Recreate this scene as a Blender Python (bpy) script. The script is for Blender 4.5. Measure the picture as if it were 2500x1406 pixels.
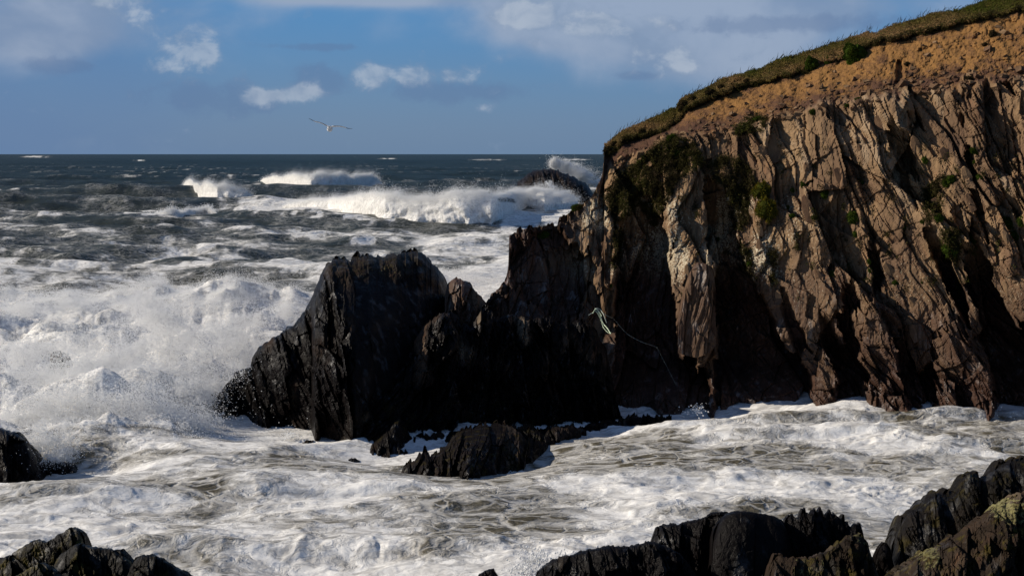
import bpy, math, random
import numpy as np
from mathutils import Vector

for _o in list(bpy.data.objects):
    bpy.data.objects.remove(_o)
scene = bpy.context.scene
COL = scene.collection

# ------------------------------------------------------------------ camera
F, H, CX, HY = 3434.0, 12.0, 1250.0, 376.0      # focal length in photo pixels, eye height, principal column, horizon row
cam_d = bpy.data.cameras.new('camera')
cam_d.sensor_width = 36.0
cam_d.lens = F / 2500.0 * 36.0
cam_d.shift_y = -(703.0 - HY) / 2500.0
cam_d.clip_start = 0.5
cam_d.clip_end = 60000.0
cam = bpy.data.objects.new('camera', cam_d)
cam.location = (0, 0, H)
cam.rotation_euler = (math.radians(90), 0, 0)
COL.objects.link(cam)
scene.camera = cam

# ------------------------------------------------------------------ sun, sky, exposure
SUN_EL = math.radians(28.0)
SUN_AZ = math.radians(-82.0)                    # from +Y (straight ahead) clockwise; -90 is straight to the left
to_sun = Vector((math.cos(SUN_EL) * math.sin(SUN_AZ), math.cos(SUN_EL) * math.cos(SUN_AZ), math.sin(SUN_EL)))
sun_d = bpy.data.lights.new('sun', 'SUN')
sun_d.energy = 5.0
sun_d.angle = math.radians(0.53)
sun_d.color = (1.0, 0.90, 0.76)
sun = bpy.data.objects.new('sun', sun_d)
sun.rotation_euler = to_sun.to_track_quat('Z', 'Y').to_euler()
sun.location = to_sun * 200
COL.objects.link(sun)

scene.view_settings.view_transform = 'Standard'
scene.view_settings.look = 'None'
scene.view_settings.exposure = 0.0
scene.view_settings.gamma = 1.0
scene.view_settings.use_curve_mapping = False
scene.cycles.max_bounces = 7
scene.cycles.diffuse_bounces = 5
scene.cycles.glossy_bounces = 2
scene.cycles.transmission_bounces = 2
scene.cycles.transparent_max_bounces = 6
scene.cycles.caustics_reflective = False
scene.cycles.caustics_refractive = False


class NT:
    """A little wrapper for writing node trees as expressions."""
    def __init__(self, tree):
        self.t = tree
        tree.nodes.clear()

    def n(self, kind, ins=None, **props):
        nd = self.t.nodes.new(kind)
        for k, v in props.items():
            setattr(nd, k, v)
        for k, v in (ins or {}).items():
            sk = nd.inputs[k]
            if isinstance(v, bpy.types.NodeSocket):
                self.t.links.new(v, sk)
            else:
                sk.default_value = v
        return nd

    def m(self, op, a, b=0.0, c=0.0, clamp=False):
        nd = self.n('ShaderNodeMath', operation=op, use_clamp=clamp)
        for i, v in enumerate((a, b, c)):
            if isinstance(v, bpy.types.NodeSocket):
                self.t.links.new(v, nd.inputs[i])
            else:
                nd.inputs[i].default_value = v
        return nd.outputs[0]

    def mix(self, f, a, b, mode='MIX'):
        nd = self.n('ShaderNodeMix', data_type='RGBA', blend_type=mode)
        for sk, v in ((nd.inputs[0], f), (nd.inputs[6], a), (nd.inputs[7], b)):
            if isinstance(v, bpy.types.NodeSocket):
                self.t.links.new(v, sk)
            else:
                sk.default_value = v if not isinstance(v, tuple) or len(v) == 4 else (*v, 1.0)
        return nd.outputs[2]

    def mapr(self, v, a, b, c=0.0, d=1.0, smooth=True):
        nd = self.n('ShaderNodeMapRange', interpolation_type='SMOOTHSTEP' if smooth else 'LINEAR')
        for i, w in enumerate((v, a, b, c, d)):
            if isinstance(w, bpy.types.NodeSocket):
                self.t.links.new(w, nd.inputs[i])
            else:
                nd.inputs[i].default_value = w
        return nd.outputs[0]

    def noise(self, vec, scale, detail=4.0, rough=0.55, dist=0.0):
        nd = self.n('ShaderNodeTexNoise', {'Vector': vec, 'Scale': scale, 'Detail': detail, 'Roughness': rough, 'Distortion': dist})
        return nd.outputs[0]

    def scaled(self, vec, s):
        return self.n('ShaderNodeVectorMath', {0: vec, 1: s}, operation='MULTIPLY').outputs[0]

    def attr(self, name):
        return self.n('ShaderNodeAttribute', attribute_name=name).outputs['Fac']


world = bpy.data.worlds.new('World')
scene.world = world
world.use_nodes = True
w = NT(world.node_tree)
SKY_K = 0.10
sky = w.n('ShaderNodeTexSky', sky_type='NISHITA', sun_disc=False, sun_elevation=SUN_EL, sun_rotation=SUN_AZ,
          altitude=20.0, air_density=1.3, dust_density=0.4, ozone_density=2.5).outputs[0]
dirv = w.n('ShaderNodeTexCoord').outputs['Generated']
sep = w.n('ShaderNodeSeparateXYZ', {0: dirv})
dx, dy, dz = sep.outputs


def K(r, g, b):            # radiance seen in the picture -> value before the background strength
    return (r / SKY_K, g / SKY_K, b / SKY_K, 1.0)


elev = w.mapr(dz, 0.0, 0.115)
blue = w.mix(elev, K(0.094, 0.205, 0.380), K(0.046, 0.218, 0.505))
base = w.mix(0.86, sky, blue)
# the broad grey-violet rain veil over the left half, thinning to the right
wn = w.noise(w.scaled(dirv, (5.0, 5.0, 14.0)), 1.6, 5.0, 0.5, 0.4)
high = w.mapr(dz, 0.12, 0.55)
veil = w.m('MULTIPLY', w.mapr(w.m('ADD', dx, w.m('MULTIPLY', wn, 0.16)), -0.02, -0.30, 0.0, 1.0), 0.6)
base = w.mix(veil, base, K(0.108, 0.200, 0.390))
base = w.mix(high, base, K(0.030, 0.075, 0.190))


def blob(px, py, sx, sy):
    """A soft spot of sky round the direction of one cloud."""
    ax, az = (px - CX) / F, (HY - py) / F
    k = 1.0 / math.sqrt(1 + ax * ax + az * az)
    u = w.m('DIVIDE', w.m('SUBTRACT', dx, ax * k), 1.22 * sx / F)
    v = w.m('DIVIDE', w.m('SUBTRACT', dz, az * k), 1.28 * sy / F)
    r2 = w.m('ADD', w.m('MULTIPLY', u, u), w.m('MULTIPLY', v, v))
    return w.m('EXPONENT', w.m('MULTIPLY', r2, -1.0))


def add(*a):
    s = a[0]
    for b in a[1:]:
        s = w.m('ADD', s, b)
    return s


cn = w.noise(w.scaled(dirv, (1.0, 1.0, 1.25)), 42.0, 9.0, 0.60, 0.25)
cn2 = w.noise(w.scaled(dirv, (1.0, 1.0, 1.6)), 9.0, 7.0, 0.5, 0.3)
# grey banks
bank = add(blob(1560, 50, 330, 55), blob(1900, 20, 420, 60), blob(1330, 40, 90, 55), blob(230, 30, 190, 70), blob(80, 90, 150, 60),
           blob(1700, 150, 260, 60), blob(900, 2, 240, 14))
gen = w.m('MULTIPLY', w.mapr(dz, 0.115, 0.2), 0.30)      # broken cloud carries on above the frame
bm = w.mapr(w.m('ADD', w.m('ADD', bank, gen), w.m('MULTIPLY', w.m('SUBTRACT', cn2, 0.5), 2.4)), 0.08, 1.15)
base = w.mix(w.m('MULTIPLY', bm, 0.80), base, w.mix(w.mapr(cn2, 0.40, 0.62), K(0.225, 0.300, 0.440), K(0.345, 0.410, 0.530)))
# soft dark undersides
dark = add(blob(790, 190, 60, 32), blob(150, 160, 70, 18), blob(760, 115, 120, 9), blob(1560, 185, 50, 10), blob(1950, 60, 300, 22), blob(540, 240, 150, 40), blob(1100, 225, 160, 26))
base = w.mix(w.m('MULTIPLY', w.mapr(w.m('ADD', dark, w.m('MULTIPLY', w.m('SUBTRACT', cn, 0.5), 2.0)), 0.3, 0.9), 0.45), base, K(0.115, 0.190, 0.345))
# lit cumulus tops
cum = add(blob(1350, 34, 90, 44), blob(1270, 45, 60, 26), blob(1640, 150, 130, 34), blob(1520, 60, 130, 30), blob(470, 140, 85, 42), blob(515, 130, 26, 28), blob(690, 228, 70, 24), blob(630, 232, 26, 16),
          blob(895, 195, 52, 34), blob(925, 172, 44, 16), blob(1030, 182, 42, 22), blob(1130, 185, 50, 22), blob(745, 232, 40, 18),
          blob(320, 12, 50, 40), blob(250, 0, 60, 20), blob(1260, 30, 40, 30), blob(1180, 262, 30, 12))
cm = w.mapr(w.m('ADD', w.m('MULTIPLY', cum, 0.85), w.m('MULTIPLY', w.m('SUBTRACT', cn, 0.5), 3.0)), 0.25, 1.15)
puffs = w.noise(w.scaled(dirv, (1.0, 1.0, 1.3)), 48.0, 6.0, 0.55, 0.5)
shade = w.mapr(w.m('ADD', w.m('MULTIPLY', cm, 0.35), puffs), 0.52, 0.98)
base = w.mix(w.m('MULTIPLY', cm, 0.64), base, w.mix(shade, K(0.200, 0.285, 0.425), K(0.440, 0.505, 0.600)))
# below the horizon only the sea would show
base = w.mix(w.mapr(dz, -0.02, 0.0), K(0.03, 0.045, 0.06), base)
bg = w.n('ShaderNodeBackground', {'Color': base, 'Strength': SKY_K}).outputs[0]
w.n('ShaderNodeOutputWorld', {'Surface': bg})

# ------------------------------------------------------------------ noise on arrays
_c = np.float32


def hsh(ix, iy, seed):
    h = ix.astype(np.int64).astype(np.uint32) * np.uint32(374761393) + iy.astype(np.int64).astype(np.uint32) * np.uint32(668265263) \
        + np.uint32((seed * 2246822519 + 3266489917) & 0xffffffff)
    h = (h ^ (h >> np.uint32(13))) * np.uint32(1274126177)
    h = (h ^ (h >> np.uint32(15))) * np.uint32(2246822519)
    return h ^ (h >> np.uint32(16))


def hr(ix, iy, seed):
    return (hsh(ix, iy, seed) & np.uint32(0xffffff)).astype(np.float32) / _c(16777216.0)


def perlin(x, y, seed=0):
    x = np.asarray(x, np.float64); y = np.asarray(y, np.float64)
    ix, iy = np.floor(x), np.floor(y)
    fx, fy = (x - ix).astype(np.float32), (y - iy).astype(np.float32)
    u, v = fx * fx * fx * (fx * (fx * 6 - 15) + 10), fy * fy * fy * (fy * (fy * 6 - 15) + 10)
    out = 0
    for ox in (0, 1):
        for oy in (0, 1):
            a = hr(ix + ox, iy + oy, seed) * _c(2 * math.pi)
            g = np.cos(a) * (fx - ox) + np.sin(a) * (fy - oy)
            out = out + g * (u if ox else 1 - u) * (v if oy else 1 - v)
    return out * _c(1.5)


def fbm(x, y, seed=0, oct=4, gain=0.5, lac=2.03, mode=None):
    s, a, n = 0, 1.0, 0.0
    for k in range(oct):
        p = perlin(x, y, seed + 17 * k)
        if mode == 'billow':
            p = np.abs(p) * 2 - 0.5
        elif mode == 'ridge':
            p = 0.8 - np.abs(p) * 2
        s = s + a * p
        n += a
        a *= gain; x = x * lac + 3.1; y = y * lac + 1.7
    return s / _c(n)


def vor(x, y, seed=0):
    """f1, f2, a random number per cell, offset to the cell's point."""
    x = np.asarray(x, np.float64); y = np.asarray(y, np.float64)
    ix, iy = np.floor(x), np.floor(y)
    f1 = np.full(x.shape, 9.0, np.float32); f2 = f1.copy()
    rid = np.zeros(x.shape, np.float32); ddx = rid.copy(); ddy = rid.copy()
    for ox in (-1, 0, 1):
        for oy in (-1, 0, 1):
            cx_, cy_ = ix + ox, iy + oy
            px = (x - cx_).astype(np.float32) - hr(cx_, cy_, seed)
            py = (y - cy_).astype(np.float32) - hr(cx_, cy_, seed + 101)
            d = px * px + py * py
            near = d < f1
            f2 = np.where(near, f1, np.minimum(f2, d))
            rid = np.where(near, hr(cx_, cy_, seed + 202), rid)
            ddx = np.where(near, px, ddx); ddy = np.where(near, py, ddy)
            f1 = np.where(near, d, f1)
    return np.sqrt(f1), np.sqrt(f2), rid, ddx, ddy


def chips(x, y, seed=0, c=1.1, g=0.9):
    """Broken rock: the upper hull of randomly leaning blocks, with sharp creases between them."""
    x = np.asarray(x, np.float64); y = np.asarray(y, np.float64)
    ix, iy = np.floor(x), np.floor(y)
    best = np.full(x.shape, -9.0, np.float32); rid = np.zeros(x.shape, np.float32)
    for ox in (-1, 0, 1):
        for oy in (-1, 0, 1):
            cx_, cy_ = ix + ox, iy + oy
            px = (x - cx_).astype(np.float32) - hr(cx_, cy_, seed)
            py = (y - cy_).astype(np.float32) - hr(cx_, cy_, seed + 101)
            r = hr(cx_, cy_, seed + 202)
            v = 0.7 * r + g * ((hr(cx_, cy_, seed + 303) - 0.5) * px + (hr(cx_, cy_, seed + 404) - 0.5) * py) - c * np.maximum(np.abs(px), np.abs(py)) - 0.35 * c * np.minimum(np.abs(px), np.abs(py))
            near = v > best
            rid = np.where(near, r, rid); best = np.where(near, v, best)
    return best + 0.1, rid


def sstep(a, b, x):
    t = np.clip((x - a) / (b - a), 0, 1)
    return t * t * (3 - 2 * t)


def inpoly(PX, PY, poly):
    ins = np.zeros(PX.shape, bool)
    n = len(poly)
    for i in range(n):
        x0, y0 = poly[i]; x1, y1 = poly[(i + 1) % n]
        if y0 == y1:
            continue
        c = ((y0 > PY) != (y1 > PY)) & (PX < (x1 - x0) * (PY - y0) / (y1 - y0) + x0)
        ins ^= c
    return ins.astype(np.float32)


def polydist(PX, PY, poly):
    """Signed distance in photo pixels, positive inside."""
    d = np.full(PX.shape, 1e9, np.float32)
    n = len(poly)
    for i in range(n):
        x0, y0 = poly[i]; x1, y1 = poly[(i + 1) % n]
        ex, ey = x1 - x0, y1 - y0
        t = np.clip(((PX - x0) * ex + (PY - y0) * ey) / max(1e-6, ex * ex + ey * ey), 0, 1)
        d = np.minimum(d, (PX - x0 - t * ex) ** 2 + (PY - y0 - t * ey) ** 2)
    return np.sqrt(d) * np.where(inpoly(PX, PY, poly) > 0, 1, -1)


def pl(x, pts):
    return np.interp(x, [p[0] for p in pts], [p[1] for p in pts])


def w3(px, py, Y):
    return np.stack([(px - CX) / F * Y, Y, H - (py - HY) / F * Y], -1)


def sea_Y(py):
    return H * F / (np.asarray(py, float) - HY)


# ------------------------------------------------------------------ object helpers
def link(name, mesh, parent=None):
    o = bpy.data.objects.new(name, mesh)
    COL.objects.link(o)
    if parent is not None:
        o.parent = parent
    return o


def tag(o, label=None, cat=None, group=None, kind=None):
    if label: o['label'] = label
    if cat: o['category'] = cat
    if group: o['group'] = group
    if kind: o['kind'] = kind
    return o


def np_mesh(name, verts, quads=None, tris=None, mat=None, smooth=True, attrs=None):
    me = bpy.data.meshes.new(name)
    verts = np.ascontiguousarray(verts, np.float32).reshape(-1, 3)
    me.vertices.add(len(verts))
    me.vertices.foreach_set('co', verts.ravel())
    loops, starts = [], []
    at = 0
    for arr, k in ((quads, 4), (tris, 3)):
        if arr is not None and len(arr):
            arr = np.ascontiguousarray(arr, np.int32).reshape(-1, k)
            loops.append(arr.ravel())
            starts.append(at + np.arange(len(arr), dtype=np.int32) * k)
            at += arr.size
    if loops:
        lo = np.concatenate(loops); st = np.concatenate(starts)
        me.loops.add(len(lo)); me.loops.foreach_set('vertex_index', lo)
        me.polygons.add(len(st)); me.polygons.foreach_set('loop_start', st)
    me.update(calc_edges=True)
    me.validate()
    if loops:
        me.polygons.foreach_set('use_smooth', np.full(len(me.polygons), smooth))
    for k, v in (attrs or {}).items():
        a = me.attributes.new(k, 'FLOAT', 'POINT')
        a.data.foreach_set('value', np.ascontiguousarray(v, np.float32).ravel())
    if mat:
        me.materials.append(mat)
    return me


def grid_quads(nr, nc, flip=False):
    i = np.arange(nr * nc).reshape(nr, nc)
    q = np.stack([i[:-1, :-1], i[:-1, 1:], i[1:, 1:], i[1:, :-1]], -1).reshape(-1, 4)
    return q[:, ::-1] if flip else q

# ------------------------------------------------------------------ rock
def rock_mat(name, dry_a, dry_b, wet_col, lichen=(0.30, 0.29, 0.13), moss=(0.05, 0.06, 0.015), wet_rough=0.30, grain=30.0, bump=0.5, spec=0.5):
    mt = bpy.data.materials.new(name); mt.use_nodes = True
    g = NT(mt.node_tree)
    co = g.n('ShaderNodeTexCoord').outputs['Object']
    st = g.scaled(co, (1.0, 1.0, 0.35))
    fine = g.noise(st, grain, 5.0, 0.65)
    mid = g.noise(st, 3.0, 5.0, 0.6, 0.6)
    speck = g.noise(co, 11.0, 3.0, 0.6)
    tone, wet, lich, soil = g.attr('tone'), g.attr('wet'), g.attr('lich'), g.attr('soil')
    c = g.mix(g.mapr(g.m('ADD', g.m('MULTIPLY', tone, 0.62), g.m('MULTIPLY', mid, 0.6)), 0.28, 0.88), dry_a, dry_b)
    zone = g.noise(co, 0.35, 3.0, 0.5, 0.5)
    c = g.mix(g.m('MULTIPLY', g.mapr(zone, 0.42, 0.62), 0.55), c, g.mix(tone, (0.088, 0.053, 0.038), (0.180, 0.120, 0.080)))
    c = g.mix(g.m('MULTIPLY', g.mapr(g.noise(st, 1.1, 4.0, 0.6, 0.4), 0.55, 0.70), 0.5), c, (0.055, 0.040, 0.034))
    # pale bleached and rusty plates
    c = g.mix(g.m('MULTIPLY', g.mapr(tone, 0.80, 0.95), 0.5), c, (0.38, 0.29, 0.20))
    c = g.mix(g.m('MULTIPLY', g.mapr(mid, 0.55, 0.75), 0.35), c, (0.30, 0.135, 0.07))
    # earth
    sn = g.noise(co, 7.0, 5.0, 0.65)
    sc = g.mix(g.mapr(g.m('ADD', sn, g.m('MULTIPLY', tone, 0.5)), 0.45, 1.0), (0.275, 0.145, 0.052), (0.092, 0.051, 0.036))
    sc = g.mix(g.attr('turf'), sc, g.mix(g.mapr(sn, 0.35, 0.65), (0.022, 0.015, 0.009), (0.060, 0.045, 0.018)))
    c = g.mix(soil, c, sc)
    c = g.mix(g.m('MULTIPLY', g.mapr(fine, 0.35, 0.7), 0.35), c, g.mix(0.6, c, (0.02, 0.015, 0.012)))
    # lichen crust and pale barnacle specks
    lm = g.m('MULTIPLY', g.mapr(g.m('ADD', g.m('MULTIPLY', speck, 1.0), g.m('MULTIPLY', lich, 0.42)), 0.72, 0.86), g.mapr(lich, 0.02, 0.25))
    c = g.mix(lm, c, lichen)
    wm = g.m('MULTIPLY', wet, 1.0, clamp=True)  # wetness, and on the cliff also the shade painted into the gullies
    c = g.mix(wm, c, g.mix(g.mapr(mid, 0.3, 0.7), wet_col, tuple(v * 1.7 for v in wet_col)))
    mm = g.m('MULTIPLY', g.mapr(g.noise(co, 2.5, 5.0, 0.6), 0.52, 0.66), g.attr('moss'))
    c = g.mix(mm, c, moss)
    rough = g.mapr(g.m('MULTIPLY', wm, g.mapr(speck, 0.3, 0.7, 1.0, 0.55)), 0.0, 1.0, 0.9, wet_rough, smooth=False)
    bp = g.n('ShaderNodeBump', {'Strength': bump, 'Distance': 0.05, 'Height': g.m('ADD', fine, g.m('MULTIPLY', speck, 0.7))}).outputs[0]
    b = g.n('ShaderNodeBsdfPrincipled', {'Base Color': c, 'Roughness': rough, 'Normal': bp, 'Specular IOR Level': g.m('MULTIPLY', g.m('MULTIPLY', wm, spec), g.mapr(g.noise(st, 2.2, 4.0, 0.6, 0.3), 0.54, 0.68, 0.4, 3.2))})
    g.n('ShaderNodeOutputMaterial', {'Surface': b.outputs[0]})
    return mt


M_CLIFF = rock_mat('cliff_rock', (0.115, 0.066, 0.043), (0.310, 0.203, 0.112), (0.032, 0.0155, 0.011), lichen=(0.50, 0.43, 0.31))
M_WET = rock_mat('wet_rock', (0.026, 0.017, 0.014), (0.046, 0.034, 0.026), (0.0040, 0.0031, 0.0030), lichen=(0.16, 0.14, 0.06), moss=(0.026, 0.020, 0.005), wet_rough=0.25, spec=0.15)
M_LICHEN = rock_mat('lichen_rock', (0.013, 0.0095, 0.006), (0.030, 0.022, 0.012), (0.0045, 0.0036, 0.0027), lichen=(0.46, 0.42, 0.18), moss=(0.075, 0.058, 0.010), wet_rough=0.4, spec=0.2)


def facets(q, s, layers, seed, warp=0.14):
    """Plates of bedded rock: big plates sit at their own height and lean their own way, and each is broken into angular chips. q across the beds, s along them, metres."""
    warp = min(warp, 0.16)
    q = q + 0.30 * fbm(q * 0.16, s * 0.20, seed + 3, 3) * s.std() * 0.5
    qw = q + warp * fbm(q * 0.6, s * 0.30, seed + 5, 4)
    sw = s + warp * 1.5 * fbm(q * 0.6, s * 0.5, seed + 6, 3)
    wd, ln, off, tilt, crack = layers[0]
    f1, f2, rid, ax, ay = vor(qw / wd, sw / ln + 0.37 * np.floor(qw / wd), seed)
    r = off * (rid - 0.5) + tilt * ax * (0.3 + 1.2 * (rid * 5.1 % 1)) + tilt * 0.45 * ay * ((rid * 7.3 % 1) - 0.5) - crack * (1 - sstep(0.0, 0.10, f2 - f1))
    # cross joints: the beds break off in steps along their length
    j1, j2, rj, jx, jy = vor(qw / (wd * 0.6) + 0.3, sw / (ln * 0.28) + 0.5 * np.floor(qw / (wd * 0.6)), seed + 900)
    r = r + 0.42 * off * (rj - 0.5) * (0.4 + rid) + 0.30 * tilt * jx * (rj * 9.1 % 1) - 0.25 * tilt * jy * (rj * 4.3 % 1)
    r = r - 0.9 * off * sstep(0.80, 0.86, rid * 6.1 % 1)
    tone = 0.5 * (rid * 3.7 % 1)
    turn = ((rid * 11.3 % 1) - 0.5) * 0.5
    qw = qw + turn * ay * ln
    sw = sw - turn * ax * wd
    m = 0.45 + 0.9 * sstep(-0.25, 0.35, fbm(q / (wd * 1.3), s / (ln * 0.9), seed + 400, 2)) * (0.5 + (rid * 2.9 % 1))
    for k, (wd, ln, off, tilt, crack) in enumerate(layers[1:]):
        v, rid = chips(qw / wd, sw / ln + 0.5 * np.floor(qw / wd), seed + 31 * (k + 1))
        r = r + m * (off + tilt) * 0.62 * v
        if k < 2:
            f1, f2, r2, ax, ay = vor(qw / (wd * 0.8) + 7, sw / (ln * 1.25) + 3, seed + 31 * k + 500)
            r = r + m * (0.55 * off * (r2 - 0.5) + 0.5 * tilt * ax - 0.7 * crack * (1 - sstep(0.0, 0.12, f2 - f1)))
            tone = tone + 0.16 * (r2 * 3.7 % 1)
        tone = tone + (rid * 3.7 % 1) * 0.22 / (k + 1)
    return r, np.clip(tone, 0, 1)


def cellpos(PX, PY, a, wd, ln, seed):
    """Each point's plate centre in photo pixels, so that a traced edge breaks along plates."""
    q = (PX - a * (PY - 500)) * PM; s = PY * PM
    f1, f2, rid, ax, ay = vor(q / wd, s / ln + 0.37 * np.floor(q / wd), seed)
    return PX - (ax * wd + a * ay * ln) / PM, PY - ay * ln / PM


def body(name, top, bot, yb, yr, mat, relief, step=2.5, nrows=120, jag=3.0, jagw=14.0, power=2.0, thick=3.0, seed=1, parent=None, attrs=None, under=None, smooth=False, fade=True, dense=1.0, knob=None):
    """A solid with its outline in the photograph's columns and its own distances: a shaped front, a crest and a rounded back down to under the water."""
    x0, x1 = top[0][0], top[-1][0]
    nc = int((x1 - x0) / step) + 1
    px = np.linspace(x0, x1, nc)
    tp = pl(px, top)
    if jag:
        f1, f2, rid, ax, ay = vor(px / jagw, px * 0 + seed * 1.7, seed)
        g1, g2, rid2, _, _ = vor(px / (jagw * 0.35), px * 0 + seed * 3.1, seed + 9)
        tp = tp - jag * ((rid - 0.5) * 2 + np.where(rid > 0.5, 1.2, -0.6) * ax) - jag * 0.55 * (rid2 - 0.5)
    bt = pl(px, bot)
    yb_, yr_ = pl(px, yb) if isinstance(yb, list) else yb(px), pl(px, yr)
    if knob:
        kk = sstep(knob[0], knob[0] + 20, px) * sstep(knob[1], knob[1] - 20, px)
        tp = tp - kk * (9 * (0.6 - vor(px / 17, px * 0 + 0.3, 901)[0]) + 5 * (0.5 - vor(px / 8, px * 0 + 0.6, 902)[0]))
    tp = np.minimum(tp, bt - 1.0)
    T = 1 - (1 - np.linspace(0, 1, nrows)[:, None]) ** dense
    PX = np.repeat(px[None, :], nrows, 0)
    PY = bt + (tp - bt) * T
    ts = np.minimum(pl(px, top), bt - 1.0)
    ker = np.hanning(25); ker /= ker.sum()
    ts = np.convolve(np.pad(ts, 12, mode='edge'), ker, mode='valid') - 2
    Ts = np.clip((bt - PY) / np.maximum(1.0, bt - ts), 0, 1)
    prof = 1 - (1 - Ts ** power) ** (1 / power)
    Y = yb_ + (yr_ - yb_) * prof
    R, at = relief(PX, PY, T + 0 * PX)
    edge = np.minimum(1, np.minimum(PX - x0, x1 - PX) / 12.0) if fade else 1.0
    Y = Y - R * (edge * (1 - 0.6 * T ** 6))
    front = w3(PX, PY, Y)
    nb = 9
    S = (np.arange(1, nb + 1) / nb)[:, None]
    ridge = front[-1]
    zb = -1.5 if under is None else under
    hh = np.maximum(ridge[:, 2] - zb, 0.05)
    th = np.minimum(thick, 0.3 + hh * 1.2)
    back = np.stack([ridge[None, :, 0] + 0 * S, ridge[None, :, 1] + th * S, ridge[None, :, 2] - hh * (1 - np.sqrt(np.maximum(0, 1 - S ** 2)))], -1)
    back[..., 1] += 0.25 * perlin(back[..., 0] * 1.3, back[..., 2] * 1.3, seed + 77) * S
    V = np.concatenate([front, back], 0)
    nr = nrows + nb
    A = {}
    for k, v in at.items():
        v = v + 0 * PX
        A[k] = np.concatenate([v, np.repeat(v[-1:], nb, 0)], 0)
    for k in ('tone', 'wet', 'lich', 'soil', 'moss', 'turf'):
        if k not in A:
            A[k] = np.zeros((nr, nc), np.float32)
    me = np_mesh(name, V, grid_quads(nr, nc), mat=mat, smooth=smooth, attrs=A)
    o = link(name, me, parent)
    o['_px'] = 0
    del o['_px']
    return o, dict(px=px, top=tp, bot=bt, Y=Y, V=front)


PM = 0.0187                     # metres per photo pixel at the cliff


def lean(PX):
    return np.interp(PX, [500, 1200, 1650, 1800, 2000, 2200, 2500, 3000], [0.12, -0.06, 0.02, 0.10, 0.28, 0.42, 0.45, 0.4])


# --- the headland ---------------------------------------------------
TOP = [(1176, 770), (1184, 738), (1200, 716), (1218, 706), (1232, 690), (1240, 655), (1243, 612), (1237, 590), (1241, 573), (1262, 561), (1300, 550), (1330, 553), (1361, 547),
       (1364, 531), (1385, 519), (1400, 511), (1420, 500), (1440, 488), (1447, 470), (1456, 455), (1468, 432), (1473, 420), (1475, 352), (1490, 340), (1520, 320), (1560, 303), (1600, 285),
       (1630, 270), (1650, 262), (1660, 240), (1670, 233), (1690, 232), (1720, 215), (1750, 198), (1800, 182), (1850, 172), (1900, 145), (1960, 130), (2000, 118), (2050, 100), (2110, 82),
       (2140, 80), (2180, 62), (2230, 48), (2290, 32), (2340, 25), (2370, 12), (2400, 5), (2450, -8), (2500, -20), (2700, -70), (2900, -115)]
TURF_DROP = 7
TURF = [(1475, 384), (1500, 372), (1520, 350), (1560, 342), (1620, 322), (1650, 306), (1680, 270), (1720, 252), (1800, 222), (1850, 212), (1900, 195), (1960, 180), (2000, 160), (2050, 150),
        (2100, 128), (2150, 105), (2200, 98), (2260, 84), (2320, 66), (2400, 50), (2500, 30), (2700, -20), (2900, -65)]
SOIL = [(1475, 432), (1500, 418), (1560, 380), (1620, 345), (1700, 330), (1780, 325), (1850, 305), (1900, 285), (1950, 288), (2000, 255), (2050, 258), (2130, 238), (2180, 232), (2250, 226),
        (2330, 215), (2420, 205), (2500, 200), (2700, 160), (2900, 120)]
# gullies cut into the face: outline and depth in metres
GULLY = [([(1722, 450), (1748, 430), (1775, 455), (1795, 520), (1812, 600), (1842, 690), (1900, 800), (1978, 893), (1990, 1030), (1748, 1030), (1745, 850), (1742, 640), (1720, 600)], 2.6),
         ([(1502, 545), (1540, 470), (1580, 480), (1612, 525), (1622, 560), (1636, 650), (1648, 760), (1655, 862), (1700, 882), (1728, 940), (1736, 1040), (1490, 1040), (1500, 760)], 2.2),
         ([(2090, 668), (2098, 720), (2085, 800), (2107, 866), (2090, 872), (2062, 858), (2046, 800), (2058, 705)], 1.1),
         ([(2000, 770), (2030, 790), (2067, 858), (2115, 905), (2090, 1020), (2036, 1020), (2038, 900), (2012, 835)], 1.8),
         ([(2175, 815), (2205, 800), (2238, 912), (2282, 878), (2284, 1030), (2222, 1030), (2200, 910)], 1.8),
         ([(2250, 556), (2296, 572), (2350, 715), (2392, 830), (2442, 900), (2540, 1060), (2440, 1060), (2428, 900), (2388, 838), (2328, 740), (2280, 640)], 2.0),
         ([(2350, 572), (2380, 560), (2418, 660), (2478, 785), (2560, 830), (2560, 1060), (2445, 1050), (2405, 860), (2368, 700)], 2.0),
         ([(2105, 525), (2139, 580), (2156, 660), (2138, 712), (2122, 610)], 1.0),
         ([(2158, 335), (2178, 285), (2192, 300), (2200, 330), (2212, 318), (2214, 265), (2240, 275), (2246, 310), (2228, 330), (2232, 400), (2240, 445), (2205, 415), (2180, 372)], 1.3),
         ([(2160, 360), (2185, 380), (2225, 440), (2245, 500), (2232, 505), (2200, 450)], 1.0),
         ([(2330, 225), (2345, 270), (2365, 340), (2392, 470), (2420, 600), (2404, 600), (2376, 480), (2350, 350)], 0.7),
         ([(1908, 690), (1925, 720), (1950, 790), (1980, 850), (1960, 870), (1935, 830), (1912, 770)], 0.8),
         ([(2455, 470), (2490, 480), (2500, 560), (2475, 545)], 1.0),
         ([(2085, 395), (2100, 400), (2110, 470), (2118, 520), (2100, 500)], 0.5),
         ([(2190, 150), (2205, 150), (2208, 190), (2196, 208), (2184, 200)], 0.5),
         ([(1240, 640), (1262, 700), (1330, 790), (1420, 780), (1440, 700), (1400, 600), (1330, 570), (1262, 575), (1248, 610)], 0.9),
         ([(2390, 690), (2410, 740), (2400, 780), (2380, 730)], 0.6)]
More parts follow.
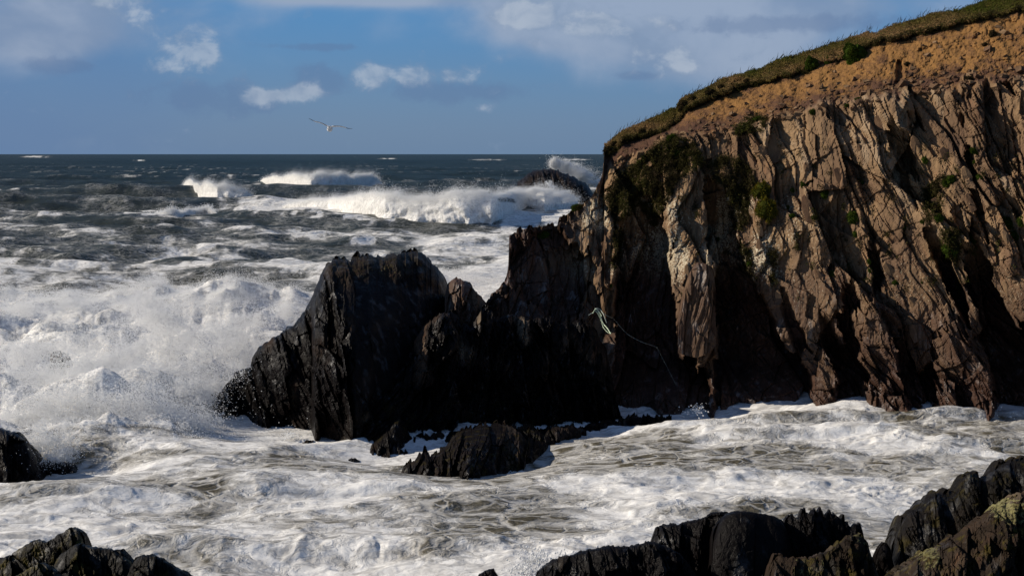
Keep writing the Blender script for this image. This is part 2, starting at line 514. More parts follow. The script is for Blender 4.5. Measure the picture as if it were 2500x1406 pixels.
# ribs standing out of it
RIB = [([(1622, 440), (1690, 395), (1716, 430), (1718, 600), (1742, 640), (1746, 860), (1700, 872), (1660, 866), (1652, 760), (1638, 600)], 0.9),
       ([(1704, 860), (1742, 850), (1748, 940), (1772, 1010), (1770, 1040), (1724, 1040), (1722, 940)], 0.5),
       ([(1366, 545), (1440, 490), (1478, 500), (1498, 540), (1500, 700), (1470, 760), (1440, 640), (1420, 600), (1400, 600)], 0.9),
       ([(1655, 650), (1700, 628), (1740, 640), (1746, 860), (1690, 880), (1660, 862)], 0.7),
       ([(2282, 880), (2290, 830), (2330, 760), (2380, 840), (2420, 900), (2440, 1060), (2284, 1060)], 0.9),
       ([(1982, 900), (2002, 815), (2020, 850), (2040, 900), (2042, 1060), (1985, 1060)], 0.9),
       ([(2100, 870), (2110, 720), (2130, 720), (2180, 820), (2200, 910), (2230, 1060), (2110, 1060), (2118, 900)], 0.8)]


def cliff_relief(PX, PY, T):
    a = lean(PX)
    q = (PX - a * (PY - 500)) * PM
    s = PY * PM
    L = [(2.3, 4.6, 0.75, 0.80, 0.12), (0.95, 2.0, 0.36, 0.36, 0.09), (0.42, 0.80, 0.17, 0.16, 0.045), (0.19, 0.28, 0.06, 0.06, 0.012)]
    R, tone = facets(q, s, L, 11, 0.28)
    R += 0.10 * fbm(PX * PM * 1.6, s * 0.5, 3, 3) + 0.035 * fbm(PX * PM * 9, s * 5, 4, 3)
    # a second joint set cuts the beds obliquely
    u = PX * PM * 0.64 + s * 0.77; v = -PX * PM * 0.77 + s * 0.64
    j1, j2, rj, jx, jy = vor(u / 0.9 + 0.2 * perlin(q, s, 24), v / 2.6, 25)
    mk = sstep(0.0, 0.3, fbm(PX * PM * 0.22, s * 0.25, 26, 3) + 0.08)
    R += mk * (0.20 * (rj - 0.5) + 0.17 * jx * (rj * 5.3 % 1) - 0.06 * (1 - sstep(0.0, 0.07, j2 - j1)))
    # wobble the traced outlines so that no edge is straight
    wx = 5.0 * fbm(PX * 0.03, PY * 0.03, 21, 3) + 3.0 * perlin(PX * 0.12, PY * 0.06, 23)
    wy = 9.0 * fbm(PX * 0.025, PY * 0.025, 22, 3)
    cpx, cpy = cellpos(PX + wx, PY + wy, a, 0.42, 1.1, 17)
    gx, gy = 0.45 * (PX + wx) + 0.55 * cpx, 0.45 * (PY + wy) + 0.55 * cpy
    gul = np.zeros(PX.shape, np.float32)
    for poly, d in GULLY:
        y0 = min(p[1] for p in poly)
        ramp = 0.25 + 0.75 * sstep(y0 - 10, y0 + 130, PY)
        ramp = ramp * (1 - 0.78 * sstep(850, 985, PY))
        gul = np.maximum(gul, 1.4 * d * ramp * sstep(-2.0, 6.0, polydist(gx, gy, poly)))
    rib = np.zeros(PX.shape, np.float32)
    for poly, d in RIB:
        rib = np.maximum(rib, d * sstep(-3.0, 4.0, polydist(gx, gy, poly)))
    # earth band and turf
    so = pl(PX[0], SOIL); tu = pl(PX[0], TURF) - TURF_DROP
    jag = 15 * fbm(PX * 0.03, PY * 0.03, 41, 4)
    tipin = sstep(1472, 1478, PX)
    soil = sstep(12, -18, PY + 1.5 * jag + 22 * perlin(PX * 0.05, PY * 0.02, 42) - so) * tipin
    turf = sstep(6, -4, PY + 0.8 * jag - tu) * tipin
    f1, f2, rid, ax, ay = vor(PX * PM / 0.42, PY * PM / 0.24, 51)
    g1, g2, rid2, bx, by = vor(PX * PM / 0.17, PY * PM / 0.11, 52)
    so_f = 0.16
    g3 = vor(PX * PM / 0.75 + 0.4 * perlin(PX * 0.05, PY * 0.05, 55), PY * PM / 0.30, 56)
    ck, cki = chips(PX * PM / 0.34, PY * PM / 0.22, 57)
    rub = 0.16 * ck + 0.18 * (g3[2] - 0.4) * (1 - g3[0]) + (0.16 + 0.22 * sstep(-70, 0, PY - so)) * (rid - 0.3) * (1 - f1) + 0.16 * (rid2 - 0.3) * (1 - g1) + 0.30 * fbm(PX * PM * 0.7, PY * PM * 0.7, 53, 4) + 0.05 * fbm(PX * PM * 8, PY * PM * 8, 54, 2)
    gs = np.zeros(PX.shape, np.float32)
    for poly, d in GULLY[14:15]:
        gs = np.maximum(gs, d * sstep(-2, 4, polydist(PX + wx, PY + wy, poly)))
    tf = 0.30 * fbm(PX * PM * 1.1, PY * PM * 1.6, 61, 4, mode='billow') + 0.35 * sstep(6, -4, PY + 0.8 * jag - tu)
    Rr = R - gul + rib
    out = Rr * (1 - soil) + (rub - gs - 0.1) * soil
    out = out * (1 - turf) + 1.7 * tf * turf
    wl = 985 + 22 * fbm(PX * 0.02, PY * 0.004, 71, 3)
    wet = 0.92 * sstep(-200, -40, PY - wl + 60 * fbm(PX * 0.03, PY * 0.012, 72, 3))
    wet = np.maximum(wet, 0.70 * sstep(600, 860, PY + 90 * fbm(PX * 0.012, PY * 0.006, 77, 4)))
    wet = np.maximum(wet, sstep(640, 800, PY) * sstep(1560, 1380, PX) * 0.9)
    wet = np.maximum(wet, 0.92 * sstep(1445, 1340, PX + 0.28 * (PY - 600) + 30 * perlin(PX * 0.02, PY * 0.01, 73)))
    wet = np.maximum(wet, sstep(0.25, 0.9, gul) * 0.96 * sstep(560, 720, PY))  # gully shade put into the colour: floors darkened through the wet mask
    lich = 0.75 * sstep(420, 520, PY) * sstep(820, 620, PY) * sstep(1360, 1400, PX) * sstep(2150, 1800, PX) * (0.35 + 0.65 * sstep(0.0, 0.4, fbm(PX * 0.012, PY * 0.006, 74, 3) + 0.25))
    lich = np.maximum(lich, 0.35 * sstep(520, 700, PY) * sstep(860, 760, PY) * sstep(1850, 1950, PX))
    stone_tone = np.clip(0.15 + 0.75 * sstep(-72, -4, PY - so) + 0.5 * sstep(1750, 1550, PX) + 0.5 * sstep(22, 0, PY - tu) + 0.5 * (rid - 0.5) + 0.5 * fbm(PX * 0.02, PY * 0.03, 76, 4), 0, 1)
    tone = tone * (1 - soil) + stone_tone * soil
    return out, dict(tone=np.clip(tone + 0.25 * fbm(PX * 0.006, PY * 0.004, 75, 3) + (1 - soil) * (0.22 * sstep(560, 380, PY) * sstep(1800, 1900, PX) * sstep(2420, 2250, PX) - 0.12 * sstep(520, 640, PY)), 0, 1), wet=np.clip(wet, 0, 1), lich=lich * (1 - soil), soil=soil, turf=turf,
                     moss=np.clip(turf + 0.35 * sstep(1640, 1500, PX) * sstep(600, 440, PY), 0, 1))


def build_cliff():
    px = np.concatenate([np.arange(1176, 2520, 2.4), np.arange(2520, 2901, 10)])
    nc = len(px); nrows = 430
    tp = pl(px, TOP)
    tp = tp - np.where(px > 1478, 8.0 * fbm(px * 0.028, px * 0, 81, 4) + 2.0 * perlin(px * 0.3, px * 0, 82), 11 * (hr(np.floor(px / 13), px * 0, 83) - 0.5) + 5 * (hr(np.floor(px / 5), px * 0, 84) - 0.5))
    bt = np.full(nc, 1082.0) + np.interp(px, [1176, 2300, 2900], [0, 0, 60])
    T = np.linspace(0, 1, nrows)[:, None]
    PX = np.repeat(px[None, :], nrows, 0)
    PY = bt + (tp - bt) * T
    cols = [1150, 1240, 1360, 1474, 1700, 2000, 2450, 2900]
    tables = {                 # distance of the face at the foot, half way, foot of the earth, under the turf and at the skyline
        'foot': [64.0, 64.0, 63.9, 63.8, 63.8, 63.6, 60.8, 57.0],
        'mid': [67.5, 67.6, 68.8, 69.4, 68.4, 65.8, 61.6, 57.6],
        'head': [70.0, 70.0, 71.8, 73.6, 71.4, 68.4, 63.6, 59.6],
        'lip': [71.0, 71.0, 72.5, 75.4, 75.2, 73.0, 68.6, 64.5],
        'sky': [72.0, 72.0, 73.0, 76.5, 77.0, 75.4, 71.4, 67.2]}
    tb = {k: np.interp(px, cols, v) for k, v in tables.items()}
    so, tu = pl(px, SOIL), pl(px, TURF) - TURF_DROP
    left = px < 1474
    headpy = np.where(left, np.maximum(tp + 6, 480), so)
    lippy = np.where(left, tp + 3, tu)
    Y = np.empty(PX.shape)
    for j in range(nc):
        ys = [tp[j], max(lippy[j], tp[j] + 2), max(headpy[j], tp[j] + 6), 700.0, 1082.0, 1200.0]
        vs = [tb['sky'][j], tb['lip'][j], tb['head'][j], tb['mid'][j], tb['foot'][j], tb['foot'][j]]
        if left[j]:
            t = np.clip((tp[j] - 520) / 260, 0, 1)
            vs[0] = vs[1] = vs[2] = tb['head'][j] * (1 - t) + tb['mid'][j] * t
            if tp[j] > 690:
                ys = [tp[j], 1082.0, 1200.0]; vs = [tb['mid'][j], tb['foot'][j], tb['foot'][j]]
        Y[:, j] = np.interp(PY[:, j], ys, vs)
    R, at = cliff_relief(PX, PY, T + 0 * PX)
    Y = Y - R
    front = w3(PX, PY, Y)
    nb = 14
    S = (np.arange(1, nb + 1) / nb)[:, None]
    ridge = front[-1]
    zend = np.where(left, -2.0, ridge[:, 2] + 0.3)
    ext = np.where(left, np.interp(px, [1176, 1300, 1474], [4, 7, 14]), 45.0)
    back = np.stack([ridge[None, :, 0] + 0 * S, ridge[None, :, 1] + ext * S ** 1.5, ridge[None, :, 2] + (zend - ridge[:, 2]) * np.where(left[None, :], S ** 1.6, S)], -1)
    back[..., 2] -= np.where(left[None, :], 0.0, 0.6 * S)
    back[..., 0] = np.where(left[None, :], back[..., 0], ridge[None, :, 0] * back[..., 1] / ridge[None, :, 1] + 0.12 * (back[..., 1] - ridge[None, :, 1]))
    V = np.concatenate([front, back], 0)
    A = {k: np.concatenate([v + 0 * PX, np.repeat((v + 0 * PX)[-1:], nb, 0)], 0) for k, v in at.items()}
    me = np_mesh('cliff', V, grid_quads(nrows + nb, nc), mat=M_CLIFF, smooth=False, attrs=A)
    # turf and heath soil carry their own material
    o = link('cliff', me)
    return o, dict(px=px, top=tp, bot=bt, V=front)


CLIFF, CG = build_cliff()
tag(CLIFF, 'tall brown slate headland with steep ribbed face and ochre earth under a grassy top', 'cliff', kind='structure')


def on(G, px, py, out=0.0):
    """The point of a shaped front that shows at a photo pixel, moved out towards the camera."""
    j = int(np.clip(np.searchsorted(G['px'], px), 0, len(G['px']) - 1))
    nr = G['V'].shape[0]
    t = (py - G['bot'][j]) / (G['top'][j] - G['bot'][j])
    i = int(np.clip(round(t * (nr - 1)), 0, nr - 1))
    p = G['V'][i, j].copy()
    if out:
        d = np.array([0, 0, H]) - p
        p = p + d / np.linalg.norm(d) * out
    return p


# --- other rocks ----------------------------------------------------
def rock_relief(scale, seed, layers, bumps, leanv=0.0, lich=0.0, wet=1.0, moss=0.0, profile=None, wetline=None):
    def fn(PX, PY, T):
        q = (PX - leanv * PY) * scale; s = PY * scale
        R, tone = facets(q, s, layers, seed, 0.25)
        R = R + bumps * fbm(PX * scale * 1.2, s * 0.9, seed + 3, 4) + 0.25 * bumps * fbm(PX * scale * 6, s * 4, seed + 4, 3)
        if profile is not None:
            R = R + profile(PX, PY)
        wv = np.clip(wet - 0.35 * sstep(0.1, 0.5, fbm(PX * scale * 0.8, s * 0.5, seed + 7, 3)), 0, 1)
        if wetline is not None:
            wv = np.maximum(wv, sstep(wetline, wetline + 90, PY))
        return R, dict(tone=tone, wet=wv, lich=lich * sstep(-0.1, 0.35, fbm(PX * scale * 0.8, s * 0.8, seed + 8, 3)), moss=np.full(PX.shape, moss))
    return fn


BIG = [(1.4, 3.6, 0.60, 0.50, 0.10), (0.60, 1.3, 0.30, 0.30, 0.06), (0.26, 0.5, 0.12, 0.12, 0.03), (0.11, 0.2, 0.05, 0.05, 0.0)]
FINS = [(0.9, 2.2, 0.55, 0.50, 0.08), (0.42, 0.85, 0.28, 0.28, 0.05), (0.18, 0.34, 0.11, 0.10, 0.02), (0.08, 0.14, 0.05, 0.04, 0.0)]
SMALL = [(0.5, 1.2, 0.22, 0.18, 0.03), (0.2, 0.5, 0.10, 0.09, 0.015), (0.08, 0.2, 0.04, 0.04, 0.0)]


def stack_profile(PX, PY):
    """A long bedding plane turned away to the right takes up the middle of the stack."""
    edge = np.interp(PY, [620, 700, 800, 900, 1000, 1080], [800, 815, 840, 855, 865, 870])
    t = np.clip((PX - edge) / 300.0, 0, 1)
    plane = -4.6 * t
    near = sstep(30, 0, np.abs(PX - edge)) * 0.3
    return plane + near + 2.4 * sstep(640, 640 + 1, PY) * 0 - 0.0 * PX


def stack_relief(PX, PY, T):
    edge = np.interp(PY, [620, 700, 800, 900, 1000, 1080], [800, 815, 840, 855, 865, 870])
    calm = sstep(0, 30, PX - edge) * sstep(0, 40, 1110 - PX) * sstep(655, 720, PY + 14 * perlin(PX * 0.05, PY * 0.05, 3)) * sstep(1010, 930, PY)
    q = (PX - np.interp(PX, [500, 800, 1100], [0.25, 0.20, 0.05]) * (PY - 800)) * PM; s = PY * PM
    R, tone = facets(q, s, BIG, 201, 0.25)
    R = R * (1 - 0.86 * calm) + 0.15 * fbm(PX * PM, s, 203, 4) * (1 - 0.6 * calm)
    # knobbly top
    f1, f2, rid, ax, ay = vor(PX * PM / 0.42, PY * PM / 0.42, 205)
    knob = sstep(700, 655, PY) * sstep(770, 800, PX) * sstep(1090, 1050, PX)
    R = R * (1 - 0.5 * knob) + knob * (0.5 * (0.75 - f1) * (0.4 + rid) + 0.12 * fbm(PX * PM * 5, s * 5, 206, 3))
    R = R + stack_profile(PX, PY)
    wet = np.clip(1.0 - 0.45 * sstep(0.1, 0.5, fbm(PX * 0.012, PY * 0.008, 207, 3)) - 0.25 * knob, 0, 1)
    return R, dict(tone=tone, wet=wet, lich=0.45 * knob, moss=0.6 * knob)


def bot_line(pts, below=26):
    return [(x, y + below) for x, y in pts]


def foot_Y(pts):
    return lambda px: sea_Y(pl(px, pts))


foot = [(512, 1000), (545, 1022), (600, 1020), (640, 1036), (700, 1040), (760, 1046), (768, 1074), (830, 1078), (870, 1088), (900, 1090), (1000, 1080), (1100, 1070), (1200, 1050), (1260, 1040)]
STACK, SG = body('sea_stack', [(512, 1012), (518, 985), (530, 962), (545, 945), (560, 925), (580, 910), (606, 903), (610, 905), (613, 880), (622, 860), (632, 848), (650, 838), (664, 824), (684, 822), (690, 803),
                               (718, 794), (725, 784), (742, 766), (750, 745), (766, 710), (778, 680), (790, 655), (800, 640), (815, 632), (850, 636), (870, 624), (880, 630), (905, 624), (940, 630),
                               (955, 618), (975, 614), (990, 622), (1005, 614), (1030, 613), (1042, 628), (1060, 648), (1075, 660), (1088, 680), (1094, 695), (1100, 740), (1130, 790), (1180, 830), (1240, 900), (1260, 1040)],
                 bot_line(foot), foot_Y(foot), [(512, 64.5), (600, 64.5), (700, 65), (800, 66), (950, 67.5), (1100, 68.5), (1260, 66)], M_WET, stack_relief, step=2.4, nrows=230, jag=5.0, jagw=13, power=2.0, thick=5.0, seed=5, knob=(785, 1075))
tag(STACK, 'huge black sea stack with a knobbly flat top and a jagged slope seaward', 'sea stack')

foot = [(1080, 1040), (1200, 1040)]
o, g_ = body('rock_pinnacle', [(1086, 720), (1094, 688), (1104, 682), (1114, 679), (1130, 682), (1147, 691), (1158, 709), (1170, 722), (1180, 730), (1192, 745), (1200, 800)], [(1086, 900), (1200, 900)],
             [(1086, 64), (1200, 64)], [(1086, 66.5), (1200, 66)], M_CLIFF, rock_relief(PM, 231, BIG, 0.15, 0.0, wet=0.86, lich=0.2), step=2.4, nrows=80, jag=2.5, jagw=9, thick=2.0, seed=7, under=2.0)
tag(o, 'small dark rock tooth in the gap between the sea stack and the headland', 'rock')

foot = [(862, 1080), (900, 1092), (950, 1088), (1000, 1076), (1100, 1066), (1200, 1050), (1300, 1042), (1400, 1034), (1520, 1030)]


def ridge_relief(PX, PY, T):
    q = (PX + np.interp(PX, [860, 1100, 1250, 1400], [0.55, 0.25, -0.1, -0.1]) * (PY - 900)) * PM; s = PY * PM
    R, tone = facets(q, s, FINS, 241, 0.3)
    R = R * 1.15 + 0.25 * fbm(PX * PM * 0.6, s * 0.6, 243, 4) + 0.04 * fbm(PX * PM * 8, s * 6, 244, 3)
    wet = np.clip(1 - 0.75 * sstep(0.0, 0.45, fbm(PX * 0.016, PY * 0.01, 247, 3)) * sstep(980, 860, PY), 0, 1)
    return R, dict(tone=tone, wet=wet, lich=0.1 * np.ones(PX.shape), moss=0.5 * sstep(960, 1000, PY))


RIDGE, RG = body('rock_ridge', [(862, 1072), (868, 1030), (876, 988), (896, 965), (920, 948), (940, 935), (962, 912), (985, 890), (1003, 855), (1012, 832), (1030, 800), (1048, 790), (1062, 772), (1090, 766), (1112, 755),
                                (1128, 790), (1150, 800), (1165, 772), (1180, 745), (1198, 750), (1212, 780), (1250, 765), (1290, 785), (1330, 772), (1380, 790), (1420, 782), (1450, 800), (1480, 850), (1500, 960), (1520, 1030)],
                 bot_line(foot), foot_Y(foot), [(862, 59), (950, 61.5), (1100, 63.2), (1250, 64.2), (1400, 65), (1520, 64.8)], M_WET, ridge_relief, step=2.4, nrows=170, jag=4, jagw=14, power=1.6, thick=3.5, seed=9)
tag(RIDGE, 'low broken ridge of wet black fins joining the sea stack to the headland', 'rock')

foot = [(974, 1160), (1000, 1173), (1040, 1176), (1100, 1182), (1140, 1190), (1180, 1177), (1240, 1157), (1300, 1137), (1346, 1094)]
REEF, FG = body('reef_rock', [(974, 1156), (985, 1140), (1007, 1126), (1021, 1112), (1031, 1108), (1034, 1094), (1037, 1090), (1042, 1104), (1048, 1114), (1057, 1108), (1079, 1092), (1097, 1084), (1104, 1065), (1122, 1054), (1158, 1042), (1194, 1034),
                              (1230, 1034), (1250, 1043), (1273, 1056), (1284, 1066), (1310, 1072), (1340, 1084), (1346, 1092)],
                bot_line(foot), foot_Y(foot), [(974, 53), (1040, 54), (1100, 56.5), (1200, 58.5), (1300, 58), (1346, 57.4)], M_WET, rock_relief(0.0155, 251, FINS, 0.15, -0.1, wet=0.95, moss=0.9), step=2.0, nrows=120, jag=7, jagw=11, thick=2.0, seed=11)
tag(REEF, 'jagged low black reef rock with brown weed in front of the sea stack', 'rock')

small = [('skerry', [(884, 1112), (892, 1098), (904, 1082), (912, 1078), (922, 1068), (930, 1056), (948, 1042), (962, 1026), (975, 1012), (985, 1030), (1000, 1060), (1010, 1078)],
          [(884, 1114), (920, 1114), (960, 1104), (1010, 1082)], 'narrow dark fin of rock running from the sea stack down to the foam', 261, 2.0),
         ('wave_washed_rock', [(835, 1139), (839, 1128), (850, 1122), (866, 1117), (876, 1122), (880, 1132)], [(835, 1141), (880, 1134)], 'small rounded black rock awash left of the jagged reef rock', 262, 0.8),
         ('wave_washed_rock', [(691, 1094), (698, 1089), (708, 1085), (718, 1092)], [(691, 1096), (718, 1095)], 'tiny dark rock tip in the foam below the sea stack', 263, 0.4),
         ('wave_washed_rock', [(738, 1079), (746, 1075), (754, 1073), (764, 1077)], [(738, 1082), (764, 1080)], 'low flat rock tip touching the foot of the sea stack', 264, 0.4),
         ('tidal_rock', [(1318, 1058), (1330, 1046), (1349, 1036), (1370, 1040), (1392, 1032), (1408, 1040), (1424, 1046), (1432, 1054)], [(1318, 1076), (1360, 1078), (1432, 1062)], 'low weedy black rock at the foot of the headland right of the reef rock', 265, 1.2),
         ('tidal_rock', [(1262, 1062), (1280, 1050), (1300, 1048), (1325, 1058), (1348, 1074), (1360, 1090)], [(1262, 1092), (1360, 1100)], 'dark weedy ledge joining the reef rock and the low rock beside it', 266, 1.0),
         ('tidal_rock', [(826, 1082), (836, 1066), (846, 1052), (858, 1060), (868, 1050), (880, 1064), (890, 1078)], [(826, 1086), (890, 1094)], 'pointed black rock at the foot of the stack beside the narrow fin', 291, 1.0),
         ('tidal_rock', [(1078, 1076), (1090, 1058), (1104, 1050), (1116, 1056), (1130, 1042), (1146, 1050), (1160, 1040), (1176, 1052), (1190, 1058)], [(1078, 1084), (1130, 1076), (1190, 1066)], 'ragged weedy rubble between the reef rock and the broken ridge', 292, 1.0),
         ('tidal_rock', [(1196, 1056), (1210, 1040), (1226, 1046), (1244, 1034), (1262, 1042), (1284, 1030), (1306, 1038), (1322, 1050)], [(1196, 1066), (1322, 1058)], 'jagged shelf of dark rock behind the right end of the reef rock', 293, 1.2),
         ('tidal_rock', [(930, 1112), (940, 1098), (952, 1092), (964, 1080), (976, 1090), (988, 1098), (996, 1104)], [(930, 1116), (996, 1108)], 'small sharp rock between the narrow fin and the reef rock', 294, 0.8),
         ('tidal_rock', [(996, 1076), (1010, 1062), (1030, 1056), (1052, 1060), (1074, 1054), (1092, 1066), (1100, 1074)], [(996, 1088), (1100, 1078)], 'low black ledge at the foot of the broken ridge behind the reef rock', 269, 1.0),
         ('tidal_rock', [(1424, 1044), (1440, 1032), (1470, 1024), (1500, 1026), (1530, 1018), (1560, 1014), (1600, 1012), (1640, 1018)], [(1424, 1056), (1500, 1044), (1640, 1030)], 'long weedy ledge at the cliff foot below the trailing rope', 270, 1.0),
         ('surf_rock', [(122, 868), (128, 860), (138, 854), (148, 858), (158, 863), (168, 870)], [(122, 880), (168, 880)], 'dark rounded rock half drowned in the white surf on the left', 267, 1.0),
         ('surf_rock', [(510, 972), (516, 960), (526, 954), (540, 966)], [(510, 985), (540, 990)], 'dark rock knob at the seaward tip of the sea stack', 268, 0.8)]
for nm, tp_, ft_, lab, sd, th in small:
    ft2 = ft_
    yb_ = foot_Y(ft_) if nm != 'surf_rock' else (lambda px, a=(76.0 if sd == 267 else 65.5): 0 * px + a)
    ym = float(np.mean(yb_(np.array([p[0] for p in ft_], float))))
    o, g_ = body(nm, tp_, bot_line(ft_, 12 if nm != 'surf_rock' else 60), yb_, [(tp_[0][0], ym + th), (tp_[-1][0], ym + th)], M_WET, rock_relief(0.016, sd, SMALL, 0.12, 0.1, wet=1.0, moss=0.5), step=1.5, nrows=40, jag=1.6 if nm != 'tidal_rock' else 6, jagw=6 if nm != 'tidal_rock' else 9, thick=1.0, seed=sd)
    tag(o, lab, 'rock', group='small rocks awash in the foam')

# the far rock
o, g_ = body('offshore_rock', [(1262, 446), (1276, 436), (1286, 425), (1300, 419), (1320, 414), (1345, 412), (1362, 416), (1378, 424), (1396, 430), (1412, 441), (1428, 448), (1440, 458), (1450, 476), (1470, 490), (1490, 500)],
             [(1262, 500), (1490, 515)], lambda px: 0 * px + 330.0, [(1262, 345), (1490, 345)], M_WET, rock_relief(0.09, 271, [(5.0, 14.0, 2.5, 1.6, 0.3), (2.0, 6.0, 1.0, 0.8, 0.1), (0.9, 2.5, 0.4, 0.4, 0.0)], 0.8, 0.2, wet=0.8), step=1.5, nrows=70, jag=2.2, jagw=9, thick=14.0, seed=13)
tag(o, 'dark humped rock out at sea with spray bursting behind it', 'rock')


ROUGH = [(0.50, 0.95, 0.28, 0.22, 0.04), (0.22, 0.40, 0.13, 0.11, 0.025), (0.10, 0.17, 0.06, 0.05, 0.01), (0.045, 0.07, 0.02, 0.02, 0.0)]


def near_rock(nm, top, Yb, Yr, lab, seed, mat=None, lich=0.0, moss=0.0, bumps=0.10, layers=None, jag=2.0, jagw=10, thick=1.6, leanv=0.1, power=1.8, bottom=1760, nrows=120, sc=None, group=None, wet=1.25, step=2.2):
    sc = sc or Yb / F
    o, g = body(nm, top, [(top[0][0], bottom), (top[-1][0], bottom)], lambda px: 0 * px + Yb, [(top[0][0], Yr), (top[-1][0], Yr)], mat or M_WET,
                rock_relief(sc, seed, layers or ROUGH, bumps, leanv, lich=lich, wet=wet, moss=moss), step=step, nrows=nrows, jag=jag, jagw=jagw, thick=thick, seed=seed, power=power, dense=1.7)
    tag(o, lab, 'rock', group=group)
    return o, g


GL = 'dark boulders along the left edge'
near_rock('shore_boulder', [(-260, 1130), (-120, 1060), (-60, 1045), (0, 1047), (21, 1055), (46, 1057), (60, 1078), (82, 1098), (92, 1122), (101, 1141), (104, 1165), (106, 1195)], 50.8, 52.5, 'tall black rock standing in the surf at the left edge', 301, bottom=1225, group=GL, bumps=0.2, layers=BIG, jag=2.5)
near_rock('shore_boulder', [(96, 1160), (99, 1134), (108, 1124), (117, 1119), (132, 1121), (142, 1128), (158, 1130), (171, 1127), (185, 1141), (192, 1152), (196, 1166)], 52.6, 53.6, 'low black double-humped rock beside the tall rock at the left edge', 302, bottom=1185, group=GL, nrows=60, layers=SMALL, jag=2, jagw=8, thick=1.0, step=1.5)
near_rock('shore_boulder', [(-300, 1400), (-150, 1375), (0, 1362), (20, 1357), (50, 1338), (73, 1324), (90, 1318), (112, 1323), (134, 1310), (152, 1298), (168, 1290), (185, 1288), (198, 1298), (206, 1310), (212, 1350), (224, 1420)], 30.0, 31.2, 'mossy dark boulder with the highest peak in the bottom left corner', 303, mat=M_LICHEN, moss=0.8, lich=0.08, bumps=0.16, group=GL)
near_rock('shore_boulder', [(120, 1420), (132, 1370), (145, 1356), (157, 1346), (179, 1330), (196, 1327), (213, 1335), (232, 1338), (252, 1338), (274, 1341), (297, 1341), (308, 1352), (322, 1370), (336, 1410), (345, 1470)], 28.5, 29.6, 'broad dark boulder with a rough crest in front of the peaked one', 304, mat=M_LICHEN, moss=0.5, lich=0.08, bumps=0.16, group=GL)
near_rock('shore_boulder', [(300, 1440), (318, 1384), (330, 1362), (346, 1357), (370, 1354), (392, 1366), (412, 1376), (431, 1388), (452, 1398), (470, 1408), (520, 1440)], 27.6, 28.6, 'dark sloping boulder at the right end of the bottom left group', 305, mat=M_LICHEN, moss=0.4, lich=0.05, bumps=0.14, group=GL)
near_rock('shore_boulder', [(-120, 1430), (20, 1420), (42, 1405), (70, 1386), (86, 1377), (101, 1373), (123, 1383), (140, 1400), (160, 1440)], 26.4, 27.2, 'green rimmed boulder lowest in the bottom left corner', 306, mat=M_LICHEN, moss=0.8, lich=0.1, bumps=0.14, group=GL)

GR = 'dark boulders along the bottom right'
near_rock('shore_boulder', [(1296, 1440), (1312, 1396), (1330, 1380), (1352, 1366), (1380, 1357), (1400, 1356), (1418, 1347), (1462, 1338), (1488, 1334), (1532, 1336), (1563, 1330), (1585, 1322), (1620, 1330), (1660, 1350), (1700, 1400), (1720, 1450)], 29.6, 30.8, 'long low black boulder sloping down to the foam at bottom centre', 311, bumps=0.16, lich=0.06, group=GR)
near_rock('shore_boulder', [(1580, 1370), (1592, 1315), (1602, 1290), (1620, 1280), (1646, 1279), (1655, 1283), (1672, 1276), (1686, 1272), (1717, 1264), (1743, 1250), (1765, 1248), (1785, 1255), (1800, 1290), (1815, 1350)], 31.4, 32.6, 'black boulder with a rounded notched top left of the smooth one', 312, bumps=0.18, group=GR)
near_rock('shore_boulder', [(1736, 1380), (1741, 1296), (1752, 1277), (1774, 1255), (1796, 1248), (1822, 1248), (1862, 1254), (1893, 1260), (1910, 1270), (1922, 1290), (1940, 1360)], 30.4, 31.6, 'big smooth black rounded boulder in the middle of the bottom right group', 313, bumps=0.10, layers=[(0.8, 1.5, 0.08, 0.06, 0.01), (0.2, 0.4, 0.03, 0.03, 0.0)], jag=0.8, group=GR)
near_rock('shore_boulder', [(1902, 1340), (1912, 1275), (1924, 1257), (1937, 1260), (1948, 1262), (1959, 1250), (1976, 1250), (1990, 1248), (2007, 1238), (2014, 1254), (2025, 1242), (2034, 1254), (2049, 1257), (2064, 1270), (2078, 1280), (2090, 1276), (2100, 1274), (2106, 1288), (2110, 1305), (2122, 1328), (2134, 1400)], 30.8, 31.8, 'black rock with a row of sharp spikes on its crest', 314, bumps=0.15, jag=9, jagw=11, group=GR)
near_rock('shore_boulder', [(1860, 1450), (1880, 1380), (1893, 1352), (1925, 1362), (1963, 1364), (1985, 1360), (2003, 1355), (2030, 1335), (2051, 1322), (2070, 1312), (2086, 1306), (2104, 1304), (2120, 1330), (2132, 1366), (2150, 1420), (2170, 1460)], 28.6, 29.8, 'rough lichen flecked boulder in front of the spiked rock', 315, mat=M_LICHEN, lich=0.55, moss=0.5, wet=0.7, bumps=0.18, jag=4, group=GR)
near_rock('shore_boulder', [(2126, 1420), (2140, 1352), (2148, 1336), (2157, 1321), (2166, 1326), (2174, 1340), (2190, 1420)], 30.2, 30.9, 'small dark pointed stone wedged between two boulder groups', 316, jag=1.5, group=GR, nrows=60)
near_rock('shore_boulder', [(2168, 1500), (2176, 1330), (2181, 1312), (2192, 1286), (2205, 1264), (2227, 1242), (2245, 1233), (2267, 1224), (2271, 1208), (2284, 1209), (2306, 1206), (2330, 1209), (2340, 1189), (2353, 1160), (2372, 1147), (2388, 1160), (2403, 1174), (2416, 1162), (2430, 1149),
                            (2440, 1136), (2456, 1129), (2478, 1125), (2500, 1123), (2540, 1112), (2620, 1095), (2800, 1060)], 29.6, 32.2, 'largest dark rock of the bottom right with jagged upright fins on its skyline', 317, mat=M_LICHEN, bumps=0.20, jag=10, jagw=14, lich=0.15, moss=0.35, wet=0.95, leanv=0.2, thick=2.5, nrows=200, group=GR)
